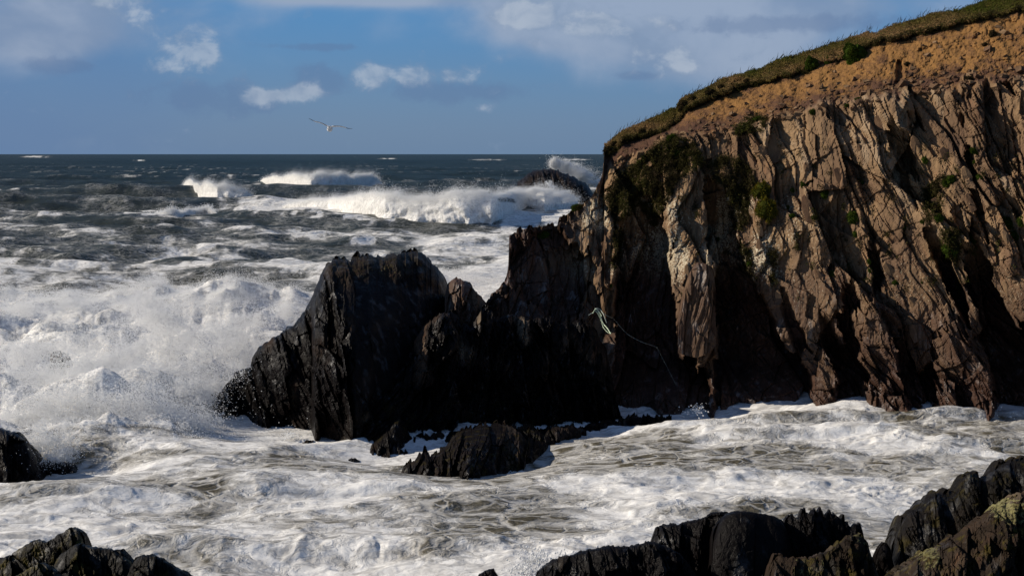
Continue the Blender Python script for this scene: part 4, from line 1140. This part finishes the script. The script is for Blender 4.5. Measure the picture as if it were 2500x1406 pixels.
for px, py, sx, sy, n, Y in [(2100, 1015, 20, 8, 500, 63.6), (2180, 1015, 26, 10, 900, 63), (2230, 1018, 20, 8, 500, 62.6), (2400, 1022, 22, 10, 700, 61), (1980, 1000, 12, 8, 300, 64.4), (1880, 1000, 20, 6, 200, 65), (1690, 1005, 14, 8, 250, 63.5), (2480, 1030, 20, 12, 500, 60.5),
                             (700, 1060, 20, 10, 250, 59), (1120, 1185, 30, 5, 500, 51.5), (1000, 1165, 12, 5, 200, 52.5), (540, 1020, 14, 6, 200, 62.5), (1340, 1375, 40, 14, 900, 33), (1290, 1385, 30, 9, 400, 34)]:
    m = Y / F
    prt.append(puff(rs, at_px(px, py, Y), (sx * m, 0.4, sy * m), n, 0.008, 0.035, sub=14, tail=1.2))
spray('splash_drops', prt, 'small splashes of foam leaping at the foot of the cliff and rocks', 'spray')

# ------------------------------------------------------------------ plants
def leaf_mat(name, ca, cb, cc):
    mt = bpy.data.materials.new(name); mt.use_nodes = True
    g = NT(mt.node_tree)
    t = g.attr('tone')
    c = g.mix(g.mapr(t, 0.0, 0.5, smooth=False), ca, cb)
    c = g.mix(g.mapr(t, 0.5, 1.0, smooth=False), c, cc)
    d = g.n('ShaderNodeBsdfDiffuse', {'Color': c}).outputs[0]
    tr = g.n('ShaderNodeBsdfTranslucent', {'Color': c}).outputs[0]
    g.n('ShaderNodeOutputMaterial', {'Surface': g.n('ShaderNodeMixShader', {0: 0.25, 1: d, 2: tr}).outputs[0]})
    return mt


M_GRASS = leaf_mat('grass_blade', (0.070, 0.088, 0.015), (0.140, 0.110, 0.032), (0.34, 0.21, 0.095))
M_HEATH = leaf_mat('heather_leaf', (0.030, 0.024, 0.014), (0.060, 0.052, 0.018), (0.075, 0.090, 0.018))
M_CUSH = leaf_mat('cushion_leaf', (0.022, 0.040, 0.007), (0.055, 0.085, 0.012), (0.110, 0.125, 0.022))
M_DARKC = leaf_mat('heather_cushion_leaf', (0.020, 0.014, 0.010), (0.040, 0.030, 0.014), (0.060, 0.055, 0.016))
M_GORSE = leaf_mat('gorse_leaf', (0.028, 0.036, 0.008), (0.075, 0.075, 0.012), (0.24, 0.17, 0.015))

rs = np.random.RandomState(5)


def blades(P, D, L, Wd, tone, mat, name, bend=0.3):
    """Thin leaves: a two-triangle tapering blade at each point P along D."""
    n = len(P)
    D = D / np.linalg.norm(D, axis=1, keepdims=True)
    side = np.cross(D, rs.normal(size=(n, 3))); side /= np.linalg.norm(side, axis=1, keepdims=True) + 1e-9
    L = L[:, None]; Wd = Wd[:, None]
    sag = np.zeros((n, 3)); sag[:, 2] = -bend * L[:, 0]; sag[:, 0] = 0.25 * bend * L[:, 0]
    v = np.stack([P - side * Wd * 0.5, P + side * Wd * 0.5, P + D * L * 0.55 + side * Wd * 0.35, P + D * L + sag * 0.8], 1).reshape(-1, 3)
    i = np.arange(n)[:, None] * 4
    tris = np.concatenate([i + np.array([[0, 1, 2]]), i + np.array([[0, 2, 3]])], 0)
    return np_mesh(name, v, tris=tris, mat=mat, smooth=False, attrs={'tone': np.repeat(tone, 4)})


V = CG['V']; nr, nc = V.shape[:2]
PXg = np.repeat(CG['px'][None, :], nr, 0)
PYg = HY + (H - V[..., 2]) / V[..., 1] * F
tu = pl(CG['px'], TURF)[None, :] - TURF_DROP
jg = 15 * fbm(PXg * 0.03, PYg * 0.03, 41, 4)
turf = (PYg + 0.8 * jg < tu - 1) & (PXg > 1474) & (PXg < 2540)
ii, jj = np.nonzero(turf)
n = 60000
k = rs.randint(len(ii), size=n)
P = V[ii[k], jj[k]] + rs.normal(0, 0.02, (n, 3))
hei = 0.5 + 0.5 * fbm(PXg[ii[k], jj[k]] * 0.02, PYg[ii[k], jj[k]] * 0.05, 601, 3)
D = np.stack([rs.normal(0.30, 0.45, n), rs.normal(-0.35, 0.4, n), rs.normal(0.75, 0.35, n)], -1)
edge = np.clip((PYg[ii[k], jj[k]] - tu[0, jj[k]] + 30) / 30, 0, 1)
D[:, 2] -= 1.2 * edge
tone = np.clip(0.58 + 1.1 * fbm(P[:, 0] * 0.35, P[:, 2] * 0.8, 602, 4) + rs.normal(0, 0.13, n) + 0.25 * edge - 0.15 * sstep(2150, 2400, PXg[ii[k], jj[k]]), 0, 1)
me = blades(P, D, 0.06 + 0.14 * hei * rs.rand(n), 0.016 + 0.018 * rs.rand(n), tone, M_GRASS, 'grass')
tag(link('grass', me), 'windblown green and straw coloured grass capping the top of the headland', 'grass', kind='stuff')

# tall stalks against the sky
n = 260
j = rs.randint(np.searchsorted(CG['px'], 1480), np.searchsorted(CG['px'], 2500), n)
P = V[-1, j] + rs.normal(0, 0.03, (n, 3)) - np.array([0, 0, 0.03])
D = np.stack([rs.normal(0.35, 0.3, n), rs.normal(0, 0.3, n), np.ones(n)], -1)
me = blades(P, D, 0.25 + 0.35 * rs.rand(n), np.full(n, 0.014), np.clip(rs.normal(0.8, 0.2, n), 0, 1), M_DARKC, 'grass_stalks', 0.15)
tag(link('grass_stalks', me), 'thin dead stalks standing up along the headland skyline', 'grass', kind='stuff')

# dark heath hanging on the face
HEATH = [[(1478, 478), (1500, 432), (1545, 405), (1600, 352), (1640, 330), (1690, 345), (1712, 372), (1720, 400), (1690, 420), (1650, 440), (1640, 470), (1612, 520), (1600, 560), (1560, 500), (1510, 545), (1485, 520)],
         [(1726, 405), (1760, 380), (1800, 385), (1840, 420), (1838, 470), (1815, 560), (1790, 560), (1770, 455), (1740, 440)],
         [(1790, 312), (1820, 288), (1852, 278), (1872, 292), (1862, 318), (1800, 332)],
         [(1500, 545), (1520, 540), (1515, 640), (1495, 660)], [(1800, 590), (1830, 610), (1842, 680), (1820, 660)],
         [(2250, 470), (2290, 430), (2300, 520), (2260, 545)], [(2290, 560), (2345, 560), (2340, 640), (2305, 640)], [(1880, 610), (1895, 610), (1890, 700), (1880, 690)],
         [(1366, 500), (1430, 488), (1420, 505), (1380, 525)]]
pts = []; wgt = np.zeros(PXg.shape, np.float32)
for poly in HEATH:
    wgt = np.maximum(wgt, sstep(-6, 8, polydist(PXg + 6 * perlin(PXg * 0.06, PYg * 0.06, 611), PYg, poly)))
wgt *= sstep(-0.45, -0.05, fbm(PXg * 0.03, PYg * 0.03, 612, 4)) * 1.0
hang = sstep(-9, -2, PYg + 0.8 * jg - tu) * sstep(11, 4, PYg + 0.8 * jg - tu) * sstep(-0.25, 0.1, fbm(PXg * 0.012, PYg * 0.01, 615, 3) + 0.25 * sstep(2050, 2250, PXg)) * (PXg > 1476)
wgt = np.maximum(wgt, 1.1 * hang)
tuft = 0.30 * sstep(0.30, 0.42, fbm(PXg * 0.045, PYg * 0.03, 616, 3)) * (PXg > 1640) * (PXg < 2500) * sstep(330, 400, PYg) * sstep(760, 680, PYg)
wgt = np.maximum(wgt, tuft)
lump = sstep(-0.05, 0.25, fbm(PXg * 0.10, PYg * 0.10, 613, 3))
prob = (wgt * (0.35 + 0.65 * lump)).ravel(); prob[PXg.ravel() > 2520] = 0
n = 95000
k = rs.choice(prob.size, n, p=prob / prob.sum())
P = V.reshape(-1, 3)[k] + rs.normal(0, 0.05, (n, 3)) + np.array([0, -0.08, 0]) * (0.3 + lump.ravel()[k][:, None])
D = np.stack([rs.normal(-0.1, 0.6, n), rs.normal(-0.8, 0.4, n), rs.normal(0.3, 0.6, n)], -1)
tone = np.clip(0.38 + 0.55 * fbm(P[:, 0] * 0.7, P[:, 2] * 0.7, 614, 3) + rs.normal(0, 0.16, n), 0, 1)
me = blades(P, D, 0.06 + 0.12 * rs.rand(n), 0.02 + 0.025 * rs.rand(n), tone, M_HEATH, 'heather', 0.2)
tag(link('heather', me), 'dark brown green heather spreading over the left shoulder of the cliff face', 'heather', kind='stuff')


def cushion_mesh(name, seed, mat, nl=420, flat=0.62, spiky=0.34):
    r_ = np.random.RandomState(seed)
    nt, npz = 14, 8
    th = np.linspace(0, 2 * np.pi, nt, endpoint=False); ph = np.linspace(-0.5, np.pi / 2, npz)
    T2, P2 = np.meshgrid(th, ph)
    rad = 0.80 * (1 + 0.38 * perlin(np.cos(T2) * 1.6 + 3 * seed, np.sin(T2) * 1.6 + P2, seed))
    v = np.stack([np.cos(T2) * np.cos(P2) * rad, np.sin(T2) * np.cos(P2) * rad, np.sin(P2) * rad * flat], -1).reshape(-1, 3)
    q = []
    for i in range(npz - 1):
        for k_ in range(nt):
            q.append((i * nt + k_, i * nt + (k_ + 1) % nt, (i + 1) * nt + (k_ + 1) % nt, (i + 1) * nt + k_))
    d = r_.normal(size=(nl, 3)); d /= np.linalg.norm(d, axis=1, keepdims=True); d[:, 2] = np.abs(d[:, 2]) * 1.1 - 0.15
    c0 = d * np.array([0.84, 0.84, 0.84 * flat]) * (1 + 0.38 * perlin(np.stack([d[:, 0] * 1.6 + 3 * seed]), np.stack([d[:, 1] * 1.6]), seed).T) * 0.95
    out = d + r_.normal(0, 0.35, (nl, 3))
    out /= np.linalg.norm(out, axis=1, keepdims=True)
    sd = np.cross(out, r_.normal(size=(nl, 3))); sd /= np.linalg.norm(sd, axis=1, keepdims=True)
    L = (spiky * (0.6 + 0.8 * r_.rand(nl)))[:, None]; wd = 0.055 * (0.7 + 0.6 * r_.rand(nl))[:, None]
    lv = np.stack([c0 - sd * wd, c0 + sd * wd, c0 + out * L], 1).reshape(-1, 3)
    tr = np.arange(nl * 3).reshape(-1, 3) + len(v)
    tl = np.repeat(np.clip(0.5 + 0.25 * r_.normal(size=nl) + 0.2 * perlin(c0[:, 0] * 2, c0[:, 1] * 2, seed), 0, 1), 3)
    return np_mesh(name, np.concatenate([v, lv]), np.array(q), tr, mat, False, {'tone': np.concatenate([np.full(len(v), 0.25), tl])})


CUSH = [cushion_mesh('cushion_plant', s_, M_CUSH, 420) for s_ in (1, 2, 3)]
DARKC = [cushion_mesh('heather_clump', s_, M_DARKC, 420, 0.8, 0.26) for s_ in (4, 5)]
GORSE = [cushion_mesh('gorse_bush', s_, M_GORSE, 900, 0.9, 0.24) for s_ in (6, 7)]
BIGB = cushion_mesh('broom_bush', 8, M_CUSH, 2600, 1.0, 0.10)


def plant(name, me, px, py, rx, ry, label, cat, group=None, out=0.0):
    p = on(CG, px, py, out)
    o = link(name, me)
    m = p[1] / F
    o.location = p
    o.rotation_euler = (math.radians(62), rs.uniform(-0.25, 0.25), rs.uniform(-0.3, 0.3))
    o.scale = (rx * m, ry * m, (rx + ry) * 0.5 * m)
    tag(o, label, cat, group)
    return o


plant('broom_bush', BIGB, 2084, 138, 33, 37, 'largest green bush, hanging from the turf edge and shading the earth beside it', 'bush', 'bushes hanging from the turf edge', 0.1)
plant('broom_bush', BIGB, 1978, 157, 20, 22, 'round green bush second from the largest along the turf edge', 'bush', 'bushes hanging from the turf edge', 0.05)
plant('broom_bush', BIGB, 2020, 152, 12, 17, 'narrow green bush between the two rounder ones at the turf edge', 'bush', 'bushes hanging from the turf edge', 0.05)
for x, y, rx, ry, lab in [(1862, 468, 24, 30, 'upper yellow flecked gorse bush on the cliff face below the heather'), (1872, 512, 26, 34, 'lower yellow flecked gorse bush filling the cleft on the cliff face'), (1724, 696, 14, 20, 'small yellow green shrub on the reddish hanging slab')]:
    plant('gorse_bush', GORSE[0], x, y, rx, ry, lab, 'gorse bush', 'gorse on the cliff')
CL = [(1963, 451, 12, 14, 'above the double cushion'), (1936, 466, 8, 8, ''), (1987, 275, 15, 9, ''), (2014, 476, 16, 16, ''), (2083, 533, 18, 20, ''), (2090, 573, 10, 11, ''), (2109, 447, 8, 10, ''), (2258, 390, 9, 13, ''),
      (2253, 541, 9, 7, ''), (2210, 556, 9, 6, ''), (2378, 369, 13, 11, ''), (2379, 396, 8, 7, ''), (2460, 544, 19, 20, ''), (2493, 541, 12, 14, ''), (2370, 578, 18, 20, ''), (2395, 436, 12, 15, ''), (2290, 533, 12, 12, ''),
      (2321, 439, 16, 14, ''), (2310, 447, 14, 14, ''), (2477, 575, 14, 16, ''), (1934, 528, 9, 7, ''), (1924, 506, 7, 6, ''), (1985, 531, 9, 6, ''), (2068, 258, 9, 6, ''), (2093, 243, 10, 7, ''), (2031, 667, 10, 9, ''), (2185, 691, 9, 9, ''),
      (2123, 659, 7, 9, ''), (2318, 611, 18, 24, ''), (2342, 703, 8, 14, ''), (2372, 592, 16, 22, ''), (1325, 575, 16, 10, ''), (1405, 505, 14, 10, ''), (1655, 372, 16, 15, ''), (1640, 340, 18, 12, ''), (1850, 292, 14, 10, ''), (1752, 585, 6, 8, ''), (1489, 697, 6, 6, ''),
      (1830, 645, 9, 9, ''), (1826, 620, 6, 10, ''), (2120, 640, 6, 8, ''), (2250, 690, 4, 4, '')]


def where(x, y, r):
    col = 'bright' if r >= 12 else 'small'
    if x < 1450: return 'promontory left of the cliff'
    if y < 310: return 'ledge under the earth bank'
    return 'cliff face'


used_l = {}
def uniq(lab):
    used_l[lab] = used_l.get(lab, 0) + 1
    return lab


order = sorted(CL, key=lambda t: (round(t[1] / 60), t[0]))
rows = {}
for t in order:
    rows.setdefault(int(t[1] // 60), []).append(t)
rown = {4: 'just under the earth bank', 5: 'at the height of the heather top', 6: 'in the upper cliff face', 7: 'level with the yellow gorse', 8: 'level with the promontory shoulder', 9: 'in the middle of the cliff face', 10: 'below mid height of the cliff', 11: 'low on the cliff face'}
ordn = ['first', 'second', 'third', 'fourth', 'fifth', 'sixth', 'seventh', 'eighth', 'ninth', 'tenth', 'eleventh', 'twelfth']
q_ = 0
for rk, lst in rows.items():
    lst.sort()
    for n_, (x, y, rx, ry, _) in enumerate(lst):
        size = 'big round' if rx > 14 else ('rounded' if rx > 9 else 'small')
        lab = f"{size} green cushion {rown.get(rk, 'on the cliff')}, {ordn[n_]} from the left there"
        plant('cushion_plant', CUSH[q_ % 3], x, y, rx * 0.95, ry * 0.95, lab, 'cushion plant', 'green cushions on the cliff', 0.02)
        q_ += 1
DK = [(1484, 366, 14, 12), (1500, 352, 10, 9), (1545, 336, 13, 12), (1566, 322, 9, 10), (1668, 262, 14, 22), (1690, 244, 10, 12), (1734, 228, 15, 14), (1760, 215, 10, 10), (1792, 214, 14, 12), (1822, 200, 9, 9), (2424, 84, 10, 14), (2404, 110, 8, 8), (2366, 196, 12, 10), (2215, 158, 8, 7)]
for n_, (x, y, rx, ry) in enumerate(DK):
    if n_ < 10:
        lab = f"dark heather clump overhanging the turf edge, {ordn[n_]} from the seaward tip"
    else:
        lab = ['dark tuft growing high on the ochre earth near the right edge', 'small dark tuft just below the high one on the ochre earth', 'dark tuft on the stony foot of the earth bank at the right', 'little dark tuft beside the hollow in the ochre earth'][n_ - 10]
    plant('heather_clump', DARKC[n_ % 2], x, y, rx, ry, lab, 'heather', 'dark heather clumps on the headland', 0.03)

# ------------------------------------------------------------------ loose stones and slabs of the cliff
def stone_mesh(name, seed, sx, sy, sz, rough=0.28):
    r_ = np.random.RandomState(seed)
    v = np.array([(x, y, z) for z in (-1, 1) for y in (-1, 1) for x in (-1, 1)], float)
    v = v * np.array([sx, sy, sz]) * (1 + rough * r_.normal(size=(8, 3)))
    q = [(0, 1, 3, 2), (4, 6, 7, 5), (0, 4, 5, 1), (1, 5, 7, 3), (3, 7, 6, 2), (2, 6, 4, 0)]
    t = np.full(8, r_.uniform(0.2, 0.85))
    return np_mesh(name, v, np.array(q), mat=M_CLIFF, smooth=False, attrs={'tone': t, 'wet': t * 0, 'lich': t * 0, 'soil': t * 0, 'moss': t * 0, 'turf': t * 0})


ST = [stone_mesh('stone', 700 + k_, 1.0, 0.7, 0.42) for k_ in range(8)]
cnt = 0
while cnt < 290:
    x = rs.uniform(1490, 2500)
    so_, tu_ = pl(x, SOIL), pl(x, TURF)
    y = so_ + rs.normal(-12, 16) if rs.rand() < 0.75 else rs.uniform(tu_ + 20, so_)
    if x < 1700 and rs.rand() < 0.4:
        y = rs.uniform(max(tu_ + 25, 350), so_ + 15)
    if y < tu_ + 12 or y > so_ + 26:
        continue
    p = on(CG, x, y, 0.02)
    o = link('stone', ST[cnt % 8], CLIFF)
    o.location = p
    r = np.clip(rs.lognormal(math.log(0.105), 0.35), 0.07, 0.26)
    o.scale = (r, r, r)
    o.rotation_euler = (rs.normal(0.3, 0.4), rs.normal(0.25, 0.35), rs.uniform(0, 6.28))
    cnt += 1


def slab(px, py, wdt, ln, th, lean_, seed, wet=0.0, out=0.0, name='rock_slab', label=None):
    r_ = np.random.RandomState(seed)
    p = on(CG, px, py, out)
    hw, hl = wdt / 2, ln / 2
    ring = np.array([(-hw * r_.uniform(.6, 1), -hl * r_.uniform(.8, 1)), (hw * r_.uniform(.5, 1), -hl * r_.uniform(.75, 1)), (hw * r_.uniform(.85, 1.1), -hl * .2), (hw * r_.uniform(.7, 1), hl * .5),
                     (hw * r_.uniform(.1, .6), hl), (-hw * r_.uniform(.3, .8), hl * r_.uniform(.7, .95)), (-hw * r_.uniform(.9, 1.1), hl * .1)])
    m = len(ring)
    # front lies out and leans to the left; back sits in the rock
    f = np.stack([ring[:, 0], -th * 0.55 - 0.35 * ring[:, 0] + r_.normal(0, 0.02, m), ring[:, 1]], -1)
    b = np.stack([ring[:, 0] * 1.08, np.full(m, th * 0.9), ring[:, 1] * 1.05], -1)
    v = np.concatenate([f, b, [[0, -th * 0.62 - 0.03, ring[:, 1].mean()]]])
    tris = [(2 * m, k_, (k_ + 1) % m) for k_ in range(m)]
    quads = [(k_, m + k_, m + (k_ + 1) % m, (k_ + 1) % m) for k_ in range(m)]
    t = np.full(len(v), r_.uniform(0.2, 0.6))
    me_ = np_mesh(name, v, np.array(quads), np.array(tris), M_CLIFF, False, {'tone': t, 'wet': t * 0 + wet, 'lich': t * 0 + 0.15, 'soil': t * 0, 'moss': t * 0, 'turf': t * 0})
    o = link(name, me_, CLIFF)
    o.location = p
    o.rotation_euler = (r_.normal(-0.12, 0.06), -lean_, r_.normal(0, 0.12))
    if label:
        o['label'] = label
    return o


for k_ in range(46):
    x = rs.uniform(1620, 2490); y = rs.uniform(300, 860)
    if y < pl(x, SOIL) + 40:
        continue
    if any(inpoly(np.array([x]), np.array([y]), g_[0])[0] for g_ in GULLY):
        continue
    ln = np.clip(rs.lognormal(math.log(0.8), 0.35), 0.4, 1.5)
    slab(x, y, ln * rs.uniform(0.25, 0.5), ln, rs.uniform(0.06, 0.14), math.atan(float(lean(np.array([x]))[0])) + rs.normal(0, 0.08), 800 + k_, wet=0.5 if y > 780 else 0.0)
y_s = float(min(on(CG, x_, 800)[1] for x_ in (1670, 1690, 1710, 1730)))
o, g_ = body('rock_slab', [(1655, 790), (1660, 740), (1672, 700), (1684, 664), (1700, 641), (1722, 644), (1738, 650), (1743, 668), (1747, 700)], [(1655, 862), (1676, 868), (1700, 873), (1722, 866), (1747, 846)],
             lambda px: y_s - 0.25 - 0.004 * (px - 1655), [(1655, y_s + 0.5), (1747, y_s - 0.1)], M_CLIFF, rock_relief(PM, 281, [(0.9, 4.0, 0.22, 0.20, 0.05), (0.35, 1.8, 0.10, 0.10, 0.03), (0.12, 0.5, 0.03, 0.03, 0.0)], 0.05, 0.0, wet=0.72, lich=0.2),
             step=1.6, nrows=120, jag=1.5, jagw=8, thick=0.5, seed=15, under=3.0, parent=CLIFF, power=3.0, fade=False)
o['label'] = 'large reddish slab hanging like a tongue over the dark cleft'

# ------------------------------------------------------------------ gull
def gull_mat():
    mt = bpy.data.materials.new('gull_feathers'); mt.use_nodes = True
    g = NT(mt.node_tree)
    co = g.n('ShaderNodeTexCoord').outputs['Object']
    x, y, z = g.n('ShaderNodeSeparateXYZ', {0: co}).outputs
    ax = g.m('ABSOLUTE', x)
    grey = g.mix(g.m('MULTIPLY', g.mapr(ax, 0.09, 0.13), g.mapr(g.n('ShaderNodeSeparateXYZ', {0: g.n('ShaderNodeNewGeometry').outputs['Normal']}).outputs[2], -0.1, 0.3)), (0.92, 0.92, 0.91), (0.16, 0.17, 0.19))
    c = g.mix(g.mapr(ax, 0.50, 0.54), grey, (0.012, 0.012, 0.014))
    c = g.mix(g.m('MULTIPLY', g.mapr(ax, 0.06, 0.1), g.mapr(y, -0.035, -0.06)), c, (0.10, 0.10, 0.11))
    b = g.n('ShaderNodeBsdfPrincipled', {'Base Color': c, 'Roughness': 0.7})
    g.n('ShaderNodeOutputMaterial', {'Surface': b.outputs[0]})
    return mt


def build_gull(loc):
    vs, qs = [], []
    def ring_loft(rings):
        base = len(vs); n_ = len(rings[0])
        for r_ in rings:
            vs.extend(r_)
        for i in range(len(rings) - 1):
            for k_ in range(n_):
                qs.append((base + i * n_ + k_, base + i * n_ + (k_ + 1) % n_, base + (i + 1) * n_ + (k_ + 1) % n_, base + (i + 1) * n_ + k_))
        qs.append(tuple(base + k_ for k_ in range(n_ - 1, -1, -1))[:n_])
        qs.append(tuple(base + (len(rings) - 1) * n_ + k_ for k_ in range(n_)))
    # body along y, flying away; head at +y
    prof = [(-0.27, 0.012, 0.05, 0.0), (-0.20, 0.018, 0.055, 0.0), (-0.14, 0.050, 0.050, -0.02), (-0.07, 0.085, 0.080, -0.045), (0.0, 0.096, 0.090, -0.055), (0.07, 0.080, 0.078, -0.040), (0.13, 0.047, 0.047, -0.006), (0.165, 0.036, 0.038, 0.006),
            (0.20, 0.039, 0.040, 0.012), (0.235, 0.032, 0.033, 0.010), (0.26, 0.016, 0.016, 0.004), (0.285, 0.008, 0.009, 0.0), (0.305, 0.003, 0.004, -0.004)]
    ring_loft([[(rx_ * math.cos(t), y, zc + rz_ * math.sin(t)) for t in [2 * math.pi * k_ / 14 for k_ in range(14)]] for y, rz_, rx_, zc in [(p[0], p[1], p[2], p[3]) for p in prof]])
    for sgn, sec in ((-1, [(0.03, 0.0, 0.028, .17, .034), (0.13, 0.02, 0.075, .17, .022), (0.22, 0.035, 0.125, .16, .018), (0.33, 0.04, 0.165, .15, .015), (0.45, 0.02, 0.185, .13, .012), (0.55, -0.02, 0.225, .10, .009), (0.64, -0.07, 0.265, .05, .006), (0.665, -0.09, 0.275, .015, .004)]),
                     (1, [(0.03, 0.0, 0.012, .17, .034), (0.13, 0.02, 0.040, .17, .022), (0.24, 0.035, 0.045, .16, .018), (0.34, 0.04, 0.040, .15, .015), (0.46, 0.02, 0.005, .13, .012), (0.56, -0.02, -0.035, .10, .009), (0.68, -0.07, -0.055, .05, .006), (0.72, -0.09, -0.062, .015, .004)])):
        rings = []
        for x_, yc, z_, ch, th in sec:
            rr = []
            for k_ in range(10):
                t = 2 * math.pi * k_ / 10
                rr.append((sgn * x_, yc + ch * 0.5 * math.cos(t), z_ + th * math.sin(t) * (0.6 + 0.4 * math.cos(t)) - 0.10 * ch * math.cos(t) ** 2))
            rings.append(rr if sgn > 0 else rr[::-1])
        ring_loft(rings)
    me_ = bpy.data.meshes.new('gull')
    me_.from_pydata([tuple(v_) for v_ in vs], [], qs); me_.update()
    me_.materials.append(gull_mat())
    o = link('gull', me_)
    md = o.modifiers.new('weld', 'REMESH'); md.mode = 'VOXEL'; md.voxel_size = 0.006; md.use_smooth_shade = True
    o.location = loc
    o.rotation_euler = (math.radians(-6), 0.0, math.radians(6))
    return o


gull = build_gull(at_px(805, 311, 44.0))
tag(gull, 'white gull with black wingtips gliding alone above the sea', 'gull')

# ------------------------------------------------------------------ rope caught on the rocks
def tube(pts, r, n_=6):
    pts = np.asarray(pts, float)
    # smooth the run
    t = np.linspace(0, len(pts) - 1, (len(pts) - 1) * 5 + 1)
    P_ = np.stack([np.interp(t, np.arange(len(pts)), pts[:, k_]) for k_ in range(3)], -1)
    for _ in range(3):
        P_[1:-1] = 0.25 * P_[:-2] + 0.5 * P_[1:-1] + 0.25 * P_[2:]
    T_ = np.gradient(P_, axis=0); T_ /= np.linalg.norm(T_, axis=1, keepdims=True) + 1e-9
    A_ = np.cross(T_, np.array([0.3, 1.0, 0.2])); A_ /= np.linalg.norm(A_, axis=1, keepdims=True)
    B_ = np.cross(T_, A_)
    ang = np.arange(n_) * 2 * np.pi / n_
    rr = r * (1 + 0.12 * np.sin(np.arange(len(P_)) * 1.9))[:, None, None]
    v = P_[:, None, :] + rr * (np.cos(ang)[None, :, None] * A_[:, None, :] + np.sin(ang)[None, :, None] * B_[:, None, :])
    i = np.arange(len(P_) * n_).reshape(len(P_), n_)
    j_ = np.roll(i, -1, 1)
    q = np.stack([i[:-1], j_[:-1], j_[1:], i[1:]], -1).reshape(-1, 4)
    return v.reshape(-1, 3), q


def rope_mat(name, col):
    mt = bpy.data.materials.new(name); mt.use_nodes = True
    g = NT(mt.node_tree)
    co = g.n('ShaderNodeTexCoord').outputs['Object']
    c = g.mix(g.mapr(g.noise(co, 9.0, 3.0), 0.3, 0.7), col, tuple(v_ * 0.6 for v_ in col))
    g.n('ShaderNodeOutputMaterial', {'Surface': g.n('ShaderNodeBsdfPrincipled', {'Base Color': c, 'Roughness': 0.8}).outputs[0]})
    return mt


M_ROPE = rope_mat('rope_green', (0.66, 0.78, 0.56))
M_ROPE2 = rope_mat('rope_grey', (0.56, 0.60, 0.50))


def rope_pt(px, py, out):
    Y = 99.0
    for G in (CG, RG):
        if G['px'][0] <= px <= G['px'][-1]:
            jx = int(np.clip(np.searchsorted(G['px'], px), 0, len(G['px']) - 1))
            if py > G['top'][jx]:
                Y = min(Y, on(G, px, py)[1])
    return at_px(px, py, Y - out)


def rope_line(name, pts, r, mat, parent, outs=0.9, flat=None):
    d = np.array([rope_pt(x, y, outs)[1] for x, y in pts])
    d = np.minimum.accumulate(d[::-1])[::-1] * 0 + np.convolve(np.pad(d, 1, mode='edge'), [.25, .5, .25], 'valid')
    d = np.minimum(d, d.mean()) - 0.1
    W_ = np.array([at_px(x, y, dd) for (x, y), dd in zip(pts, d)])
    v, q = tube(W_, r)
    o = link(name, np_mesh(name, v, q, mat=mat), parent)
    return o


rope = bpy.data.objects.new('rope', None); COL.objects.link(rope)
tag(rope, 'tangle of pale green rope caught on the dark rocks with a long line trailing right', 'rope')
for pts, r, mt in [([(1447, 765), (1451, 758), (1455, 753), (1461, 760), (1466, 772), (1470, 784), (1474, 792), (1480, 798), (1486, 806), (1491, 815)], 0.024, M_ROPE),
                   ([(1450, 757), (1458, 762), (1464, 774), (1468, 784), (1471, 794), (1473, 800), (1480, 808), (1486, 813), (1492, 812)], 0.018, M_ROPE),
                   ([(1453, 754), (1460, 757), (1465, 764), (1468, 770), (1469, 772)], 0.018, M_ROPE),
                   ([(1452, 753), (1460, 753), (1466, 756), (1470, 762), (1474, 768), (1478, 780), (1481, 788)], 0.020, M_ROPE2),
                   ([(1437, 770), (1442, 766), (1449, 763), (1452, 756)], 0.018, M_ROPE2)]:
    rope_line('strand', pts, r, mt, rope)
rope_line('trailing_line', [(1468, 758), (1473, 765), (1484, 772), (1494, 776), (1503, 783), (1511, 794), (1520, 804), (1532, 816), (1545, 824), (1560, 832), (1575, 838), (1588, 842), (1601, 846), (1606, 852)], 0.010, M_ROPE2, rope)
rope_line('trailing_line', [(1603, 847), (1609, 858), (1618, 876), (1628, 895), (1638, 915), (1650, 938)], 0.006, M_ROPE2, rope)
